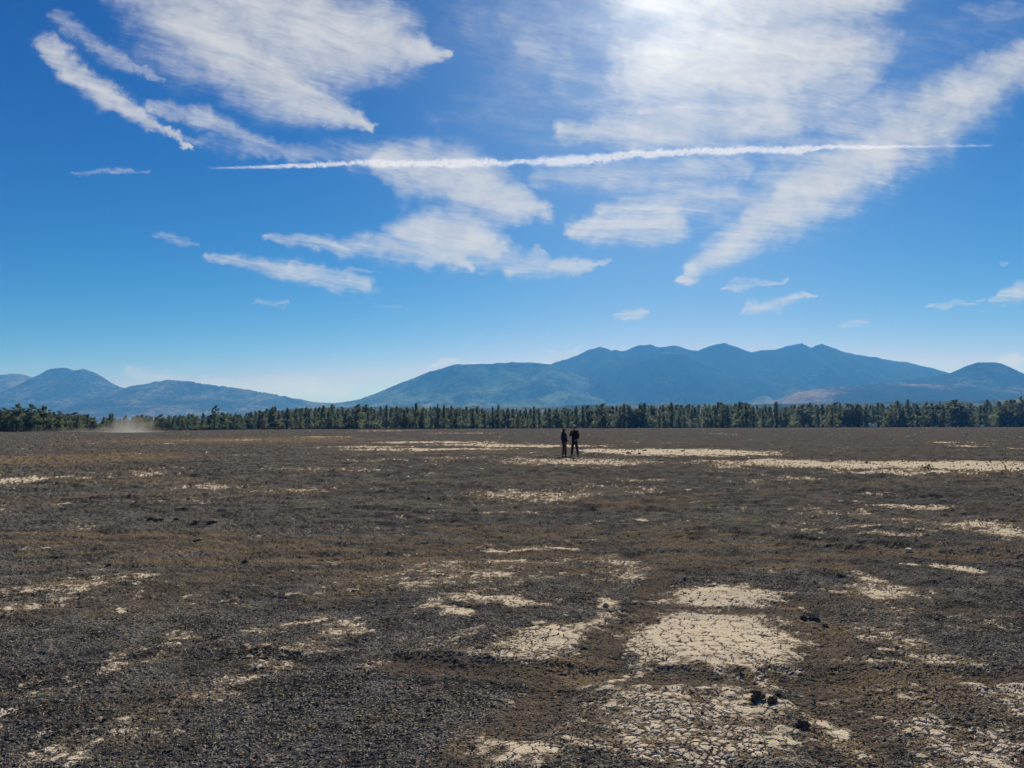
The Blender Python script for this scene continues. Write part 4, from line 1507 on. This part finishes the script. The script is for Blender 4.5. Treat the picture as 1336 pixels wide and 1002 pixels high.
def contrail(name, label, path, n, alt):
    """path: px, py, half width px, density"""
    pa = np.array(path, float)
    cum = np.concatenate([[0], np.cumsum(np.hypot(np.diff(pa[:, 0]), np.diff(pa[:, 1])))])
    # puffs one after another along the line, each a little drift of ice
    cs, pos_ = [], 0.0
    while pos_ < cum[-1]:
        hw_ = np.interp(pos_, cum, pa[:, 2])
        cs.append(pos_)
        pos_ += max(1.2, hw_ * rng.uniform(.45, 1.05))
    cs = np.array(cs)
    hwc = np.interp(cs, cum, pa[:, 2]) * (.62 + .5 * vnoise(cs * .022, cs * 0 + 8, 311))
    wgt = hwc ** 1.6 * np.interp(cs, cum, pa[:, 3])
    pick_ = rng.choice(len(cs), n, p=wgt / wgt.sum())
    hw = hwc[pick_]
    cen_y = ((vnoise(cs * .03, cs * 0 + 3, 305) - .5) * .3 + rng.uniform(-.25, .45, len(cs)))[pick_]
    size = rng.uniform(.30, .62, len(cs))[pick_]
    px = np.interp(cs[pick_], cum, pa[:, 0]) + np.clip(rng.normal(0, 1, n), -2, 2) * hw * size
    py = np.interp(cs[pick_], cum, pa[:, 1]) + hw * (cen_y + np.clip(rng.normal(0, 1, n), -2, 2) * size * .9)
    vx = np.array([list(ray(a, c_)) for a, c_ in zip(px, py)])
    t = alt / vx[:, 2]
    P = vx * t[:, None] + rng.normal(0, 60, (n, 3)) * np.array([0, 1, 0]) + np.array([0, 0, H])
    L = rng.uniform(12, 28, n) * (0.6 + .05 * hw)
    d = np.array(SUN_DIR)[None] + rng.normal(0, .45, (n, 3))
    d /= np.linalg.norm(d, axis=1)[:, None]
    e = np.cross(d, rng.normal(0, 1, (n, 3)))      # flakes turned to face the sun, so the contrail comes out brighter
    e /= np.linalg.norm(e, axis=1)[:, None]
    f = np.cross(d, e)
    tri = np.stack([P + e * L[:, None], P + (-.5 * e + .87 * f) * L[:, None], P + (-.5 * e - .87 * f) * L[:, None]], 1).reshape(-1, 3)
    ff = np.arange(n * 3).reshape(-1, 3)
    return tag(obj(name, np_mesh(name, tri, ff), ice_m), label, 'contrail')


contrail('contrail', 'long white crinkled contrail crossing the clouds from left to right', [
    (272, 219.5, .7, .5), (330, 218, 1.5, .7), (420, 215, 3.6, .8), (470, 212, 5.0, 1.0), (560, 213.5, 5.5, 1.0), (640, 212, 6.0, 1.0), (730, 210.5, 6.5, 1.0), (820, 202, 6.0, 1.0),
    (900, 197.5, 5.5, 1.0), (970, 195.5, 6.0, 1.0), (1030, 196.5, 5.5, 1.0), (1080, 191.5, 4.0, .9), (1140, 191.5, 2.0, .6), (1210, 191, 1.4, .5), (1270, 190, .8, .4), (1296, 190, .8, .25)], 56000, 8600.0)

# ----------------------------------------------------------------------------
# dust drifting off the plain at the left, and the haze
# ----------------------------------------------------------------------------
def volume_mat(name, color, density, absorb=(1, 1, 1), aniso=0.0, shaped=None):
    mt, b, out = new_mat(name)
    v = b.n('ShaderNodeVolumePrincipled')
    v.inputs['Color'].default_value = (*color, 1)
    v.inputs['Absorption Color'].default_value = (*absorb, 1)
    v.inputs['Density'].default_value = density
    v.inputs['Anisotropy'].default_value = aniso
    b.link(v.outputs[0], out.inputs['Volume'])
    return mt, b, v


def dust_mat(name, peak):
    mt, b, v = volume_mat(name, (.86, .76, .64), .02)
    tco = b.n('ShaderNodeTexCoord').outputs['Object']
    nn = b.noise(tco, 2.6, 4, .6)
    rr_ = b.m('ADD', b.v('LENGTH', tco), b.m('MULTIPLY_ADD', nn, .7, -.35))
    b.link(b.m('MULTIPLY', b.ss(rr_, 0.80, -0.1), peak), v.inputs['Density'])
    return mt


def dust(name, px, dist, wpx, hpx, label, mat):
    import bmesh
    bm = bmesh.new()
    bmesh.ops.create_icosphere(bm, subdivisions=3, radius=1.15)
    for q in bm.verts:
        q.co *= 1 + .04 * math.sin(5 * q.co.x + 3 * q.co.y)
        if q.co.z < 0.0:
            q.co.z *= .05
    me = bpy.data.meshes.new(name)
    bm.to_mesh(me)
    bm.free()
    p0_ = at_depth(px, 556, dist)
    o = obj(name, me, mat)
    k = dist / F
    o.scale = (wpx * k / 2, 14, hpx * k)
    o.location = (p0_.x, dist, .25)
    return tag(o, label, 'dust cloud', kind='stuff')


dust('dust_cloud', 170, 205, 100, 31, 'tan dust drifting up in front of the left pines', dust_mat('drifting_dust', .10))
dust('dust_cloud', 140, 225, 320, 8, 'low veil of dust along the ground at the left', dust_mat('thin_dust_veil', .026))

haze_m, b, v = volume_mat('haze_air', (.105, .41, 1.0), 8.2e-5, aniso=0.20)
import bmesh
bm = bmesh.new()
bmesh.ops.create_cube(bm, size=1.0)
bmesh.ops.transform(bm, matrix=Matrix.Translation((0, 0, 564)) @ Matrix.Diagonal((27000, 27000, 1140, 1)), verts=bm.verts)
me = bpy.data.meshes.new('haze')
bm.to_mesh(me)
bm.free()
hz_o = tag(obj('haze', me, haze_m), 'pale blue haze filling the air over the plain', 'haze', kind='stuff')
